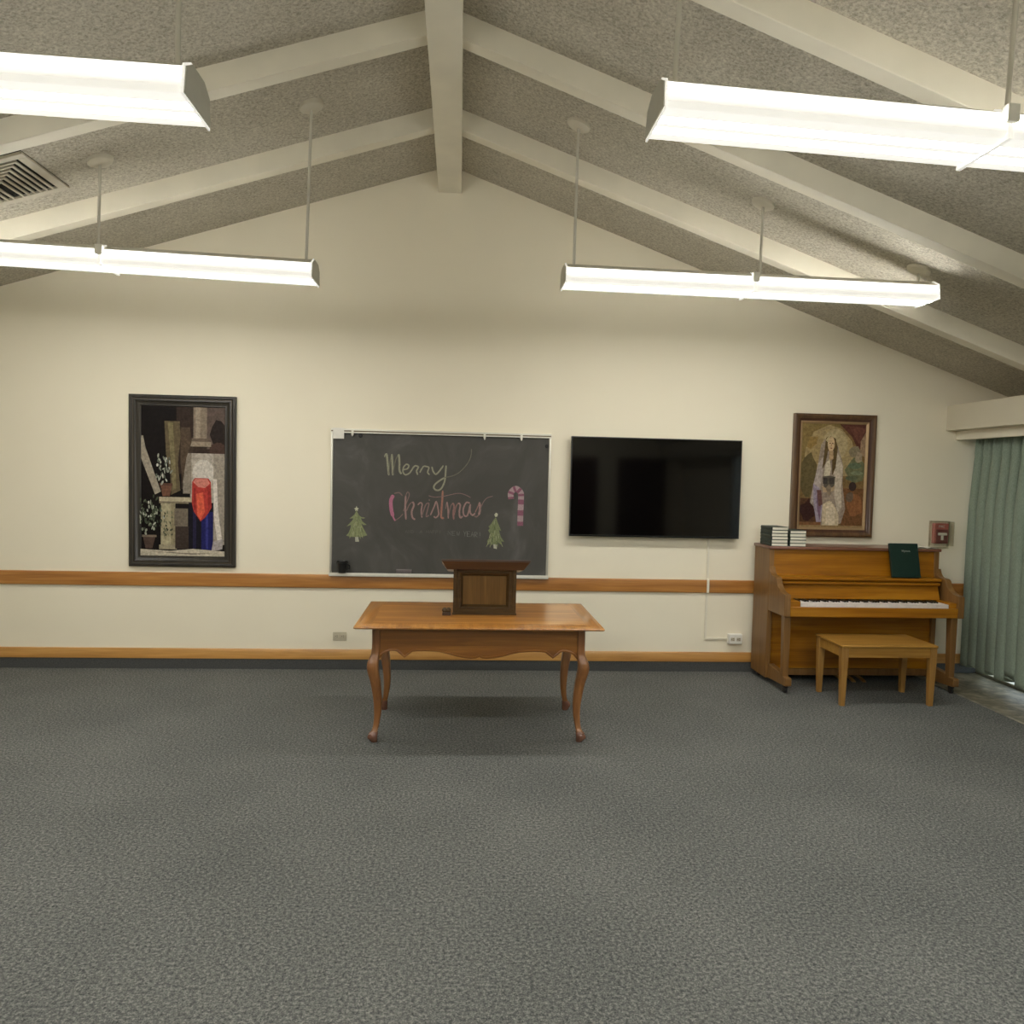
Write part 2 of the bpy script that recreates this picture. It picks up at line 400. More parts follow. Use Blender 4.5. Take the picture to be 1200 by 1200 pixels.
# ------------------------------------------------------------------ pendant lights
LZ = 2.905
def pendant(label, xa, xb, xj, yc, rods, roll=0, LZ=LZ):
    xc = (xa+xb)/2
    t = thing('pendant_light', label, 'ceiling light', (xc, yc, LZ), 'long fluorescent pendant lights')
    P = lambda prof: [(yc+a, LZ+b) for a, b in prof]
    # steel spine on top
    m = MB(); m.prism(P([(-.112, .088), (-.055, .122), (.055, .122), (.112, .088)]), 'X', xa+.004, xb-.004); m.build('housing', 'white_housing', t)
    lens = [(-.128, .010), (-.132, .018), (-.129, .026), (-.128, .040), (-.121, .046), (-.122, .062), (-.114, .068), (-.114, .088), (.114, .088), (.114, .068), (.122, .062), (.121, .046), (.128, .040), (.129, .026), (.132, .018), (.128, .010), (.120, .0), (.098, -.002), (.064, -.004), (.014, -.004), (-.014, -.004), (-.064, -.004), (-.098, -.002), (-.120, .0)]
    for a, b in ((xa+.008, xj-.004), (xj+.004, xb-.008)):
        m = MB(); m.prism(P(lens), 'X', a, b)
        o = m.build('lens', ['lens', 'lens_edge', 'lens_side', 'lens_dim'], t, smooth=20)
        for p in o.data.polygons:
            ys = [o.data.vertices[i].co.y for i in p.vertices]; zs = [o.data.vertices[i].co.z for i in p.vertices]
            if min(zs) > .005: p.material_index = 2
            if len(ys) == 4 and max(zs) < .005 and (min(abs(q) for q in ys) > .06 or max(abs(q) for q in ys) < .02): p.material_index = 3
            if len(ys) == 4 and min(zs) > .066 and max(zs) < .09 and min(abs(q) for q in ys) > .1: p.material_index = 3
            if len(ys) == 4 and max(zs) <= .0265 and min(zs) > -.002 and min(abs(q) for q in ys) > .119: p.material_index = 1
            if len(ys) == 4 and .026 < sum(zs)/4 < .045 and min(abs(q) for q in ys) > .1: p.material_index = 3
    rim = [(-.137, -.006), (-.120, .094), (-.058, .127), (.058, .127), (.120, .094), (.137, -.006)]
    for a, b, c, d in ((xa, xa+.006, xa+.006, xa+.012), (xb-.006, xb, xb-.012, xb-.006)):
        m = MB(); m.prism(P([(-.126, .000), (-.112, .090), (-.055, .122), (.055, .122), (.112, .090), (.126, .000)]), 'X', a, b); ec = m.build('end_cap', 'end_cap', t, bevel=.002)
        m = MB(); m.prism(P(rim), 'X', c, d); m.build('cap_rim', 'lens_edge', ec, label='bright translucent rim')
    m = MB(); m.prism(P([(-.140, -.009), (-.121, .092), (-.057, .127), (.057, .127), (.121, .092), (.140, -.009)]), 'X', xj-.009, xj+.009); m.build('joint_strip', 'lens_edge', t, bevel=.002)
    m = MB(); m.box(xj-.022, xj+.022, yc-.146, yc-.112, LZ+.048, LZ+.108); m.build('joint_clip', 'white_housing', t, bevel=.003)
    for x in rods:
        zt = roof(x)+roll*(x-xc)
        m = MB(); m.lathe([(.009, .115), (.009, zt-LZ)], (x, yc, LZ), 'Z', 12); m.build('rod', 'rod', t)
        s = SL if x < RX else -SR
        c = MB(); prof = [(.072, .03), (.074, 0), (.070, -.018), (.050, -.030), (.020, -.034)]; n = 28
        secs = [[(x+r*math.cos(2*math.pi*k/n), yc+r*math.sin(2*math.pi*k/n), zt+h+s*r*math.cos(2*math.pi*k/n)) for k in range(n)] for r, h in prof]
        c.loft(secs); c.build('ceiling_canopy', 'canopy', t)
    t.rotation_euler = (0, roll, 0)
    return t
pendant('long fluorescent pendant light hung near the wall, above the tall dark-framed painting', -3.42, -.93, -2.20, -1.54, (-3.33, -2.265, -.995), .024, 2.909)
pendant('long fluorescent pendant light hung near the wall, above the television', .64, 3.11, 1.87, -1.54, (.71, 1.945, 3.03), .007, 2.911)
pendant('long fluorescent pendant light nearer overhead, high at the left', -3.38, -.89, -2.16, -3.85, (-3.30, -2.23, -.96), .015, 2.892)
pendant('large fluorescent pendant light nearer overhead, high at the right', .645, 3.10, 1.845, -3.85, (.71, 1.92, 3.03), .033, 2.876)
pendant('long fluorescent light on the left slope behind the camera, third row', -3.38, -.89, -2.16, -6.2, (-3.30, -2.23, -.96))
pendant('long fluorescent light on the right slope behind the camera, third row', .645, 3.10, 1.845, -6.2, (.71, 1.92, 3.03))
pendant('long fluorescent light on the left slope behind the camera, fourth row', -3.38, -.89, -2.16, -8.5, (-3.30, -2.23, -.96))
pendant('long fluorescent light on the right slope behind the camera, fourth row', .645, 3.10, 1.845, -8.5, (.71, 1.92, 3.03))

# ------------------------------------------------------------------ ceiling vent on the left slope
def slope_pt(x, y, d): # point d below the left slope
    n = Vector((SL, 0, -1)).normalized(); p = Vector((x, y, roof(x)))
    return tuple(p+n*d)
t = thing('ceiling_vent', 'square white louvred air vent in the left ceiling slope', 'vent', (-2.83, -1.585, roof(-2.83)))
def vbox(m, x0, x1, y0, y1, d0, d1):
    v = [slope_pt(x, y, d) for x in (x0, x1) for y in (y0, y1) for d in (d0, d1)]
    m.add(v, [(0, 1, 3, 2), (4, 6, 7, 5), (0, 4, 5, 1), (2, 3, 7, 6), (0, 2, 6, 4), (1, 5, 7, 3)])
VX0, VX1, VY0, VY1 = -3.12, -2.545, -1.86, -1.315
m = MB(); vbox(m, VX0, VX1, VY0, VY1, .001, .004); m.build('backing', 'vent_dark', t)
m = MB(); q = .05
vbox(m, VX0, VX1, VY0, VY0+q, .003, .022); vbox(m, VX0, VX1, VY1-q, VY1, .003, .022); vbox(m, VX0, VX0+q, VY0+q, VY1-q, .003, .022); vbox(m, VX1-q, VX1, VY0+q, VY1-q, .003, .022)
m.build('frame', 'vent', t, bevel=.004)
for k in range(6):
    d = q+.022+k*.036; xa, xb, ya = VX0+d, VX1-d, VY0+d
    m = MB(); tk = .013
    def slat(p0, p1, p2, p3):
        v = [slope_pt(*p, .010) for p in (p0, p1, p2, p3)]+[slope_pt(*p, .021) for p in (p0, p1, p2, p3)]
        m.add(v, [(0, 1, 2, 3), (7, 6, 5, 4), (0, 4, 5, 1), (1, 5, 6, 2), (2, 6, 7, 3), (3, 7, 4, 0)])
    slat((xb, VY1-q), (xb-tk, VY1-q), (xb-tk, ya+tk), (xb, ya))
    slat((xa, VY1-q), (xa+tk, VY1-q), (xa+tk, ya+tk), (xa, ya))
    slat((xa, ya), (xb, ya), (xb-tk, ya+tk), (xa+tk, ya+tk))
    m.build('louvre', 'vent', t)

# ------------------------------------------------------------------ chalkboard
CB = (-1.0764, .7743, .8019, 2.0385)
t = thing('chalkboard', 'grey chalkboard with a chalk Christmas greeting, framed in aluminium', 'chalkboard', (-.15, 0, CB[2]))
m = MB(); m.box(CB[0]+.012, CB[1]-.012, -.016, -.001, CB[2]+.012, CB[3]-.012); m.build('writing_surface', 'board', t)
m = MB(); m.ring(CB[0], CB[1], CB[2], CB[3], [(0, .001), (0, .022), (.004, .024), (.014, .024), (.018, .020), (.018, .001)], 0); m.build('frame', 'alum', t)
m = MB(); m.box(CB[0], CB[1], -.030, -.016, CB[3]-.034, CB[3]-.004); m.box(CB[0], CB[1], -.036, -.029, CB[3]-.014, CB[3]-.004); m.box(CB[0], CB[1], -.036, -.029, CB[3]-.034, CB[3]-.025)
rl = m.build('map_rail', 'alum', t)
m = MB(); m.box(CB[0]+.002, CB[1]-.002, -.0325, -.030, CB[3]-.025, CB[3]-.014); m.build('cork_insert', 'cork', rl, label='dark cork insert of the map rail')
for x in (-.898, .206, .518):
    m = MB(); m.box(x-.010, x+.010, -.040, -.034, CB[3]-.05, CB[3]-.004); m.box(x-.006, x+.006, -.052, -.034, CB[3]-.062, CB[3]-.05); m.build('map_hook', 'alum', t, bevel=.002)
m = MB(); m.prism([(-.001, .803), (-.060, .803), (-.064, .809), (-.064, .833), (-.058, .833), (-.054, .812), (-.018, .812), (-.001, .835)], 'X', CB[0], CB[1]); m.build('chalk_tray', 'tray', t, label='white chalk tray')
CH = {'merry':[(.0091,[(-.631,1.81),(-.63,1.814),(-.629,1.82),(-.628,1.826),(-.626,1.83),(-.624,1.834),(-.621,1.837),(-.618,1.839),(-.616,1.841)]),(.0172,[(-.614,1.841),(-.612,1.822),(-.609,1.796),(-.606,1.766),(-.603,1.74),(-.6,1.716),(-.597,1.692),(-.595,1.671),(-.594,1.657)]),(.0081,[(-.594,1.664),(-.592,1.684),(-.59,1.713),(-.588,1.744),(-.585,1.771),(-.582,1.792),(-.578,1.81),(-.574,1.826),(-.571,1.837)]),(.0172,[(-.571,1.837),(-.57,1.819),(-.568,1.794),(-.566,1.766),(-.565,1.741),(-.563,1.717),(-.562,1.693),(-.561,1.672),(-.56,1.658)]),(.0081,[(-.56,1.665),(-.557,1.685),(-.553,1.714),(-.548,1.745),(-.543,1.772),(-.537,1.793),(-.529,1.812),(-.522,1.827),(-.518,1.838)]),(.0172,[(-.514,1.838),(-.512,1.827),(-.51,1.81),(-.508,1.791),(-.507,1.773),(-.506,1.754),(-.507,1.735),(-.507,1.717),(-.505,1.702),(-.502,1.69),(-.497,1.682),(-.491,1.676),(-.488,1.671)]),(.0121,[(-.473,1.707),(-.466,1.709),(-.456,1.711),(-.446,1.714),(-.438,1.718),(-.433,1.724),(-.43,1.731),(-.428,1.738),(-.428,1.744),(-.431,1.748),(-.437,1.752),(-.443,1.754),(-.449,1.754),(-.455,1.75),(-.461,1.744),(-.467,1.736),(-.472,1.728),(-.474,1.718),(-.476,1.707),(-.476,1.696),(-.475,1.687),(-.471,1.679),(-.466,1.672),(-.46,1.667),(-.452,1.665),(-.444,1.667),(-.435,1.671),(-.426,1.677),(-.417,1.685),(-.409,1.697),(-.4,1.711),(-.393,1.725),(-.388,1.735)]),(.0132,[(-.393,1.725),(-.39,1.728),(-.385,1.734),(-.38,1.739),(-.375,1.742),(-.368,1.743),(-.359,1.741),(-.351,1.738),(-.347,1.734),(-.349,1.727),(-.354,1.718),(-.359,1.709),(-.362,1.7),(-.361,1.691),(-.357,1.681),(-.354,1.672),(-.351,1.667)]),(.0121,[(-.335,1.685),(-.33,1.696),(-.323,1.711),(-.314,1.726),(-.307,1.737),(-.3,1.741),(-.294,1.742),(-.288,1.741),(-.282,1.739),(-.275,1.739),(-.268,1.737),(-.262,1.734),(-.259,1.73),(-.26,1.722),(-.263,1.712),(-.267,1.701),(-.269,1.692),(-.266,1.685),(-.261,1.678),(-.256,1.673),(-.253,1.669)]),(.0132,[(-.234,1.739),(-.232,1.731),(-.229,1.72),(-.226,1.708),(-.222,1.698),(-.217,1.69),(-.212,1.683),(-.206,1.678),(-.199,1.676),(-.192,1.679),(-.185,1.686),(-.177,1.695),(-.169,1.704),(-.161,1.716),(-.152,1.729),(-.143,1.742),(-.138,1.751)]),(.0142,[(-.114,1.752),(-.115,1.739),(-.116,1.72),(-.117,1.7),(-.118,1.68),(-.119,1.662),(-.121,1.643),(-.123,1.625),(-.127,1.608),(-.133,1.592),(-.14,1.576),(-.148,1.562),(-.156,1.552),(-.165,1.545),(-.174,1.541),(-.183,1.54),(-.192,1.541),(-.2,1.544),(-.207,1.55),(-.213,1.558),(-.215,1.566),(-.214,1.574),(-.21,1.582),(-.203,1.592),(-.193,1.602),(-.178,1.614),(-.159,1.628),(-.14,1.64),(-.128,1.649)]),(.0071,[(-.128,1.651),(-.117,1.653),(-.101,1.655),(-.083,1.658),(-.067,1.663),(-.052,1.668),(-.036,1.675),(-.021,1.683),(-.006,1.693),(.009,1.706),(.025,1.722),(.04,1.739),(.054,1.756),(.066,1.773),(.076,1.791),(.085,1.81),(.091,1.828),(.095,1.847),(.097,1.867),(.097,1.885),(.098,1.898)])],'christmas':[(.0101,[(-.478,1.488),(-.482,1.494),(-.489,1.501),(-.497,1.509),(-.505,1.513),(-.516,1.513),(-.527,1.511),(-.538,1.508),(-.546,1.505)]),(.0304,[(-.553,1.492),(-.557,1.484),(-.563,1.473),(-.569,1.46),(-.573,1.446),(-.574,1.429),(-.573,1.411),(-.571,1.392),(-.569,1.374),(-.566,1.357),(-.561,1.339),(-.557,1.324),(-.554,1.313)]),(.0132,[(-.558,1.324),(-.556,1.318),(-.553,1.31),(-.549,1.301),(-.545,1.293),(-.542,1.287),(-.538,1.282),(-.535,1.278),(-.533,1.275)]),(.0071,[(-.533,1.278),(-.526,1.283),(-.517,1.289),(-.506,1.297),(-.497,1.304),(-.489,1.313),(-.481,1.322),(-.474,1.33),(-.469,1.336)]),(.0081,[(-.468,1.356),(-.462,1.371),(-.454,1.393),(-.446,1.417),(-.439,1.438),(-.432,1.456),(-.426,1.473),(-.421,1.488),(-.419,1.5),(-.421,1.509),(-.425,1.516),(-.43,1.52),(-.435,1.52),(-.439,1.515),(-.443,1.506),(-.447,1.496),(-.449,1.489)]),(.0152,[(-.449,1.489),(-.45,1.473),(-.451,1.45),(-.452,1.424),(-.452,1.397),(-.451,1.368),(-.448,1.336),(-.446,1.307),(-.444,1.287)]),(.0091,[(-.442,1.357),(-.438,1.367),(-.432,1.383),(-.425,1.4),(-.418,1.413),(-.41,1.423),(-.402,1.43),(-.395,1.435),(-.39,1.439)]),(.0152,[(-.39,1.439),(-.387,1.434),(-.383,1.427),(-.38,1.419),(-.379,1.409),(-.382,1.398),(-.388,1.384),(-.393,1.371),(-.397,1.357),(-.397,1.344),(-.396,1.33),(-.393,1.317),(-.39,1.306),(-.385,1.299),(-.378,1.294),(-.371,1.291),(-.367,1.288)]),(.0121,[(-.347,1.412),(-.343,1.416),(-.338,1.423),(-.332,1.429),(-.327,1.432),(-.322,1.432),(-.317,1.431),(-.313,1.426),(-.31,1.419),(-.311,1.407),(-.313,1.391),(-.316,1.375),(-.317,1.359),(-.316,1.344),(-.314,1.329),(-.311,1.315),(-.309,1.306)]),(.0111,[(-.313,1.318),(-.31,1.329),(-.305,1.344),(-.3,1.36),(-.295,1.375),(-.291,1.388),(-.286,1.401),(-.281,1.413),(-.276,1.421),(-.27,1.427),(-.263,1.43),(-.257,1.431),(-.254,1.427),(-.254,1.417),(-.257,1.402),(-.261,1.386),(-.265,1.37),(-.268,1.355),(-.272,1.338),(-.274,1.324),(-.274,1.315),(-.27,1.314),(-.264,1.318),(-.257,1.324),(-.252,1.328)]),(.0142,[(-.254,1.459),(-.248,1.453)]),(.0121,[(-.239,1.328),(-.233,1.342),(-.225,1.362),(-.216,1.384),(-.208,1.402),(-.203,1.418),(-.199,1.432),(-.196,1.443),(-.192,1.446),(-.188,1.438),(-.183,1.423),(-.179,1.404),(-.176,1.387),(-.173,1.373),(-.171,1.358),(-.169,1.345),(-.17,1.333),(-.175,1.324),(-.181,1.317),(-.188,1.311),(-.194,1.308),(-.2,1.309),(-.204,1.313),(-.208,1.317),(-.211,1.32)]),(.0162,[(-.139,1.539),(-.139,1.522),(-.14,1.499),(-.141,1.472),(-.142,1.445),(-.144,1.416),(-.146,1.384),(-.148,1.354),(-.149,1.332),(-.148,1.318),(-.146,1.311),(-.143,1.308),(-.139,1.305),(-.136,1.304),(-.132,1.306),(-.128,1.308),(-.125,1.31)]),(.0071,[(-.259,1.493),(-.25,1.491),(-.237,1.487),(-.222,1.484),(-.206,1.482),(-.188,1.483),(-.168,1.485),(-.147,1.488),(-.125,1.492),(-.1,1.498),(-.073,1.505),(-.046,1.512),(-.023,1.517),(-.005,1.518),(.01,1.518),(.024,1.515),(.038,1.512),(.055,1.506),(.073,1.498),(.089,1.49),(.1,1.484)]),(.0081,[(-.11,1.384),(-.11,1.392),(-.109,1.403),(-.108,1.415),(-.107,1.425),(-.105,1.432),(-.103,1.438),(-.101,1.442),(-.099,1.445)]),(.0121,[(-.101,1.445),(-.099,1.433),(-.096,1.414),(-.092,1.393),(-.09,1.374),(-.089,1.354),(-.088,1.334),(-.088,1.315),(-.088,1.302)]),(.0081,[(-.087,1.323),(-.084,1.339),(-.079,1.362),(-.075,1.386),(-.07,1.405),(-.065,1.417),(-.059,1.426),(-.054,1.432),(-.05,1.436)]),(.0142,[(-.052,1.436),(-.049,1.431),(-.045,1.424),(-.041,1.415),(-.039,1.406),(-.04,1.394),(-.042,1.382),(-.045,1.368),(-.046,1.354),(-.046,1.339),(-.044,1.321),(-.042,1.306),(-.041,1.295)]),(.0081,[(-.04,1.324),(-.037,1.34),(-.032,1.363),(-.028,1.387),(-.023,1.406),(-.018,1.418),(-.013,1.427),(-.008,1.433),(-.005,1.437)]),(.0142,[(-.005,1.437),(-.002,1.434),(.004,1.431),(.009,1.425),(.012,1.417),(.011,1.405),(.009,1.39),(.006,1.375),(.005,1.36),(.006,1.346),(.007,1.332),(.01,1.32),(.014,1.312),(.019,1.311),(.024,1.316),(.03,1.321),(.034,1.325)]),(.0132,[(.093,1.437),(.087,1.439),(.079,1.442),(.07,1.444),(.062,1.441),(.055,1.431),(.048,1.417),(.042,1.401),(.038,1.387),(.037,1.372),(.038,1.357),(.041,1.343),(.045,1.333),(.051,1.328),(.059,1.324),(.067,1.326),(.075,1.334),(.081,1.353),(.088,1.382),(.093,1.41),(.097,1.429)]),(.0142,[(.097,1.429),(.096,1.417),(.095,1.4),(.094,1.382),(.095,1.367),(.098,1.356),(.104,1.346),(.11,1.339),(.116,1.335),(.122,1.336),(.129,1.342),(.135,1.348),(.139,1.353)]),(.0091,[(.139,1.358),(.143,1.368),(.149,1.381),(.156,1.396),(.161,1.41),(.166,1.421),(.17,1.433),(.173,1.442),(.175,1.449)]),(.0182,[(.175,1.446),(.176,1.436),(.178,1.421),(.18,1.405),(.18,1.39),(.179,1.375),(.176,1.36),(.173,1.347),(.171,1.338)]),(.0111,[(.171,1.338),(.167,1.334),(.161,1.329),(.155,1.324),(.15,1.321),(.145,1.322),(.141,1.324),(.137,1.327),(.134,1.329)]),(.0071,[(.177,1.369),(.18,1.38),(.186,1.397),(.192,1.415),(.199,1.431),(.206,1.445),(.214,1.459),(.223,1.471),(.234,1.481),(.247,1.489),(.262,1.494),(.277,1.498),(.287,1.501)])],'ny_AND':[(.0038,[(-.447,1.171),(-.438,1.2),(-.429,1.171)]),(.0038,[(-.444,1.183),(-.433,1.183)]),(.0038,[(-.422,1.171),(-.423,1.199),(-.404,1.171),(-.404,1.2)]),(.0038,[(-.397,1.17),(-.397,1.199),(-.384,1.195),(-.381,1.185),(-.384,1.175),(-.397,1.17)])],'ny_A':[(.0038,[(-.327,1.173),(-.316,1.199),(-.305,1.174)]),(.0038,[(-.322,1.183),(-.309,1.184)])],'ny_HAPPY':[(.0038,[(-.27,1.173),(-.27,1.201)]),(.0038,[(-.251,1.173),(-.252,1.202)]),(.0038,[(-.27,1.187),(-.251,1.187)]),(.0038,[(-.244,1.172),(-.235,1.201),(-.225,1.173)]),(.0038,[(-.24,1.184),(-.229,1.184)]),(.0038,[(-.218,1.172),(-.218,1.201),(-.203,1.199),(-.202,1.189),(-.218,1.186)]),(.0038,[(-.192,1.171),(-.192,1.2),(-.177,1.199),(-.176,1.189),(-.192,1.186)]),(.0038,[(-.166,1.2),(-.157,1.186),(-.148,1.2)]),(.0038,[(-.157,1.186),(-.156,1.171)])],'ny_NEW':[(.0038,[(-.088,1.162),(-.089,1.198),(-.063,1.163),(-.063,1.198)]),(.0038,[(-.026,1.196),(-.052,1.196),(-.051,1.16),(-.026,1.161)]),(.0038,[(-.051,1.178),(-.031,1.179)]),(.0038,[(-.014,1.194),(-.007,1.159),(-.002,1.184),(.005,1.159),(.011,1.195)])],'ny_YEAR!':[(.0038,[(.043,1.197),(.055,1.176),(.067,1.197)]),(.0038,[(.055,1.176),(.056,1.155)]),(.0038,[(.099,1.195),(.075,1.195),(.076,1.152),(.1,1.153)]),(.0038,[(.075,1.174),(.094,1.174)]),(.0038,[(.108,1.151),(.119,1.193),(.132,1.151)]),(.0038,[(.112,1.168),(.127,1.168)]),(.0038,[(.14,1.149),(.139,1.191),(.158,1.189),(.16,1.174),(.14,1.17),(.162,1.149)]),(.0038,[(.183,1.189),(.184,1.16)]),(.0038,[(.184,1.15),(.184,1.147)])],'tree1':[(-.858,1.355),(-.838,1.315),(-.815,1.3),(-.783,1.296),(-.8,1.287),(-.821,1.29),(-.809,1.264),(-.772,1.236),(-.798,1.233),(-.817,1.247),(-.798,1.205),(-.766,1.147),(-.81,1.135),(-.856,1.131),(-.908,1.132),(-.943,1.143),(-.924,1.163),(-.908,1.203),(-.902,1.233),(-.94,1.219),(-.922,1.239),(-.899,1.264),(-.882,1.289),(-.919,1.286),(-.9,1.299),(-.876,1.322)],'tree1_trunk':[(-.867,1.132),(-.837,1.133),(-.835,1.092),(-.865,1.092)],'tree1_star':[(-.859,1.395),(-.854,1.379),(-.839,1.374),(-.849,1.365),(-.847,1.35),(-.858,1.357),(-.869,1.35),(-.868,1.364),(-.879,1.371),(-.864,1.378)],'tree2':[(.317,1.322),(.333,1.279),(.35,1.238),(.365,1.206),(.345,1.211),(.362,1.156),(.392,1.113),(.363,1.115),(.368,1.086),(.339,1.106),(.325,1.085),(.302,1.091),(.284,1.08),(.277,1.101),(.253,1.082),(.246,1.117),(.264,1.144),(.271,1.18),(.252,1.208),(.268,1.226),(.255,1.239),(.28,1.268),(.299,1.301)],'tree2_trunk':[(.3,1.091),(.333,1.087),(.33,1.05),(.303,1.056)],'tree2_star':[(.317,1.361),(.333,1.351),(.33,1.329),(.313,1.324),(.303,1.343)],'cane':[(.444,1.48),(.443,1.487),(.441,1.498),(.439,1.51),(.439,1.522),(.441,1.533),(.446,1.542),(.454,1.551),(.463,1.56),(.473,1.566),(.482,1.568),(.491,1.566),(.5,1.561),(.51,1.553),(.518,1.544),(.524,1.535),(.527,1.526),(.528,1.516),(.528,1.505),(.528,1.493),(.528,1.477),(.527,1.458),(.527,1.435),(.527,1.41),(.526,1.385),(.526,1.362),(.526,1.338),(.526,1.312),(.526,1.288),(.526,1.267),(.526,1.252)]}
def stroke(m, w, pts, col, y, end=.6):
    n = len(pts); L = []; R_ = []
    for i, p in enumerate(pts):
        a = pts[max(i-1, 0)]; b = pts[min(i+1, n-1)]; d = Vector((b[0]-a[0], b[1]-a[1]))
        d = d.normalized() if d.length > 1e-6 else Vector((1, 0))
        e = end if i in (0, n-1) else 1
        nx, nz = -d.y*w*.5*e, d.x*w*.5*e
        L.append((p[0]+nx, y, p[1]+nz)); R_.append((p[0]-nx, y, p[1]-nz))
    m.add(L+R_, [(i, i+1, n+i+1, n+i) for i in range(n-1)], 0, col)
random.seed(3)
m = MB()
for i, (wd, pts) in enumerate(CH['merry']): stroke(m, wd, pts, lin((146, 145, 124)) if wd > .009 else lin((112, 110, 96)), -.0168-.00004*i)
m.build('chalk_lettering', 'chalk', t, label='pale green chalk word Merry')
m = MB()
for i, (wd, pts) in enumerate(CH['christmas']):
    c = (174, 112, 133) if i in (1, 2) else (152, 125, 120) if wd > .012 else (128, 107, 103)
    if i == 12: c = (158, 115, 101)
    if i == 17 or i == 18 or i == 22: c = (142, 110, 104)
    stroke(m, wd, pts, lin(c), -.0168-.00004*i)
m.build('chalk_lettering', 'chalk', t, label='pink chalk word Christmas')
for key, col in (('AND', (102, 102, 95)), ('A', (110, 110, 103)), ('HAPPY', (103, 103, 96)), ('NEW', (122, 125, 118)), ('YEAR!', (134, 137, 128))):
    m = MB()
    for i, (wd, pts) in enumerate(CH['ny_'+key]): stroke(m, wd, pts, lin(col), -.0168-.00002*i)
    m.build('chalk_lettering', 'chalk', t, label='small faint chalk word '+key)
def chalk_tree(key, lab, c1):
    m = MB()
    P = CH[key]; cx = sum(p[0] for p in P)/len(P); zs = [p[1] for p in P]
    m.prism(P, 'Y', -.0162, -.0172, 0, lin(c1))
    random.seed(len(P))
    zt, zb = max(zs), min(zs)
    for i in range(34):
        f = random.random(); z = zt-(zt-zb)*(.12+.82*f); hw = (.015+.075*f)*.72
        x = cx+random.uniform(-hw, hw); dx = (x-cx)*.3
        stroke(m, .006, [(x, z), (x+dx, z-.03-.012*random.random())], lin(random.choice([(156, 160, 116), (104, 112, 78), (172, 172, 140), (92, 98, 72)])), -.0174-.00003*i)
    m.prism(CH[key+'_trunk'], 'Y', -.0162, -.0176, 0, lin((176, 174, 156)))
    m.prism(CH[key+'_star'], 'Y', -.0162, -.0178, 0, lin((186, 186, 160)))
    m.build('chalk_drawing', 'chalk', t, label=lab)
chalk_tree('tree1', 'green chalk Christmas tree with a star and a wide skirt', (130, 136, 100))
chalk_tree('tree2', 'narrow green chalk Christmas tree with drooping branches', (120, 127, 94))
m = MB(); C_ = CH['cane']; wd = .050
stroke(m, wd, C_, lin((164, 142, 143)), -.0170, 1)
for i in range(0, len(C_)-1, 4):
    a = C_[i]; b = C_[min(i+2, len(C_)-1)]
    stroke(m, wd, [a, ((a[0]+b[0])/2, (a[1]+b[1])/2), b], lin((134, 90, 105)), -.0173, 1)
m.build('chalk_drawing', 'chalk', t, label='pink and white striped chalk candy cane')
# small items on the board
m = MB(); m.box(-1.058, -.967, -.0425, -.0405, 1.954, 2.044)
o = m.build('paper_note', 'paper', bevel=.0008); tag(o, 'small white square note at the upper left corner of the chalkboard', 'note'); o.data.transform(Matrix.Translation((0, .0055, 0)))
for x, z, lab in ((-.833, 2.0, 'black round magnet near the white note on the chalkboard'), (.738, 1.936, 'black round magnet by the chalkboard\'s upper corner nearest the television')):
    m = MB(); m.lathe([(.004, 0), (.016, -.001), (.016, -.008), (.012, -.011)], (x, -.0165, z if x > 0 else 1.985), 'Y', 20); tag(m.build('magnet', 'magnet'), lab, 'magnet', 'round magnets on the chalkboard')
t = thing('chalk_cup', 'small black cup at the left end of the white chalk tray', 'cup', (-.965, -.047, .8335))
m = MB(); m.lathe([(.030, 0), (.034, .003), (.041, .085), (.050, .088), (.050, .100), (.045, .100), (.038, .085), (.030, .006)], (-.965, -.067, .8335), 'Z', 28); m.build('body', 'black', t)
m = MB(); m.tube([(-.93, -.067, .862), (-.905, -.067, .868), (-.903, -.067, .895), (-.924, -.067, .905)], .005); m.build('handle', 'black', t)
t = thing('chalk_eraser', 'grey felt chalkboard eraser lying on the white tray', 'eraser', (-.452, -.04, .8335))
m = MB(); m.box(-.518, -.388, -.068, -.022, .834, .853); m.build('felt_pad', 'felt', t, bevel=.004)
m = MB(); m.box(-.518, -.388, -.066, -.024, .853, .866); m.build('back', 'eraser_wood', t, bevel=.003)

# ------------------------------------------------------------------ television
TV = (.941, 2.4177, 1.1785, 2.0248)
t = thing('television', 'large black flat screen television on the cream wall', 'television', (1.68, 0, 1.6))
m = MB(); m.box(TV[0]+.006, TV[1]-.006, -.0815, -.072, TV[2]+.014, TV[3]-.006); m.build('screen', 'screen', t)
m = MB(); m.ring(TV[0], TV[1], TV[2], TV[3], [(0, .05), (0, .083), (.007, .083), (.008, .08), (.008, .05)], 0); m.box(TV[0]+.004, TV[1]-.004, -.083, -.055, TV[2], TV[2]+.015); m.build('bezel', 'bezel', t)
m = MB(); m.box(TV[0]+.003, TV[1]-.003, -.072, -.05, TV[2]+.003, TV[3]-.003); m.box(TV[0]+.2, TV[1]-.2, -.05, -.03, TV[2]+.05, TV[3]-.25); m.build('back_shell', 'bezel', t, bevel=.006)
m = MB(); m.box(1.35, 2.0, -.03, -.0005, 1.45, 1.5); m.box(1.35, 2.0, -.03, -.0005, 1.75, 1.8); m.box(1.45, 1.49, -.03, -.0005, 1.4, 1.85); m.box(1.86, 1.90, -.03, -.0005, 1.4, 1.85); m.build('wall_bracket', 'rubber', t)
m = MB(); m.box(1.66, 1.70, -.0845, -.082, TV[2]+.002, TV[2]+.010); m.build('sensor_window', 'rubber', t)
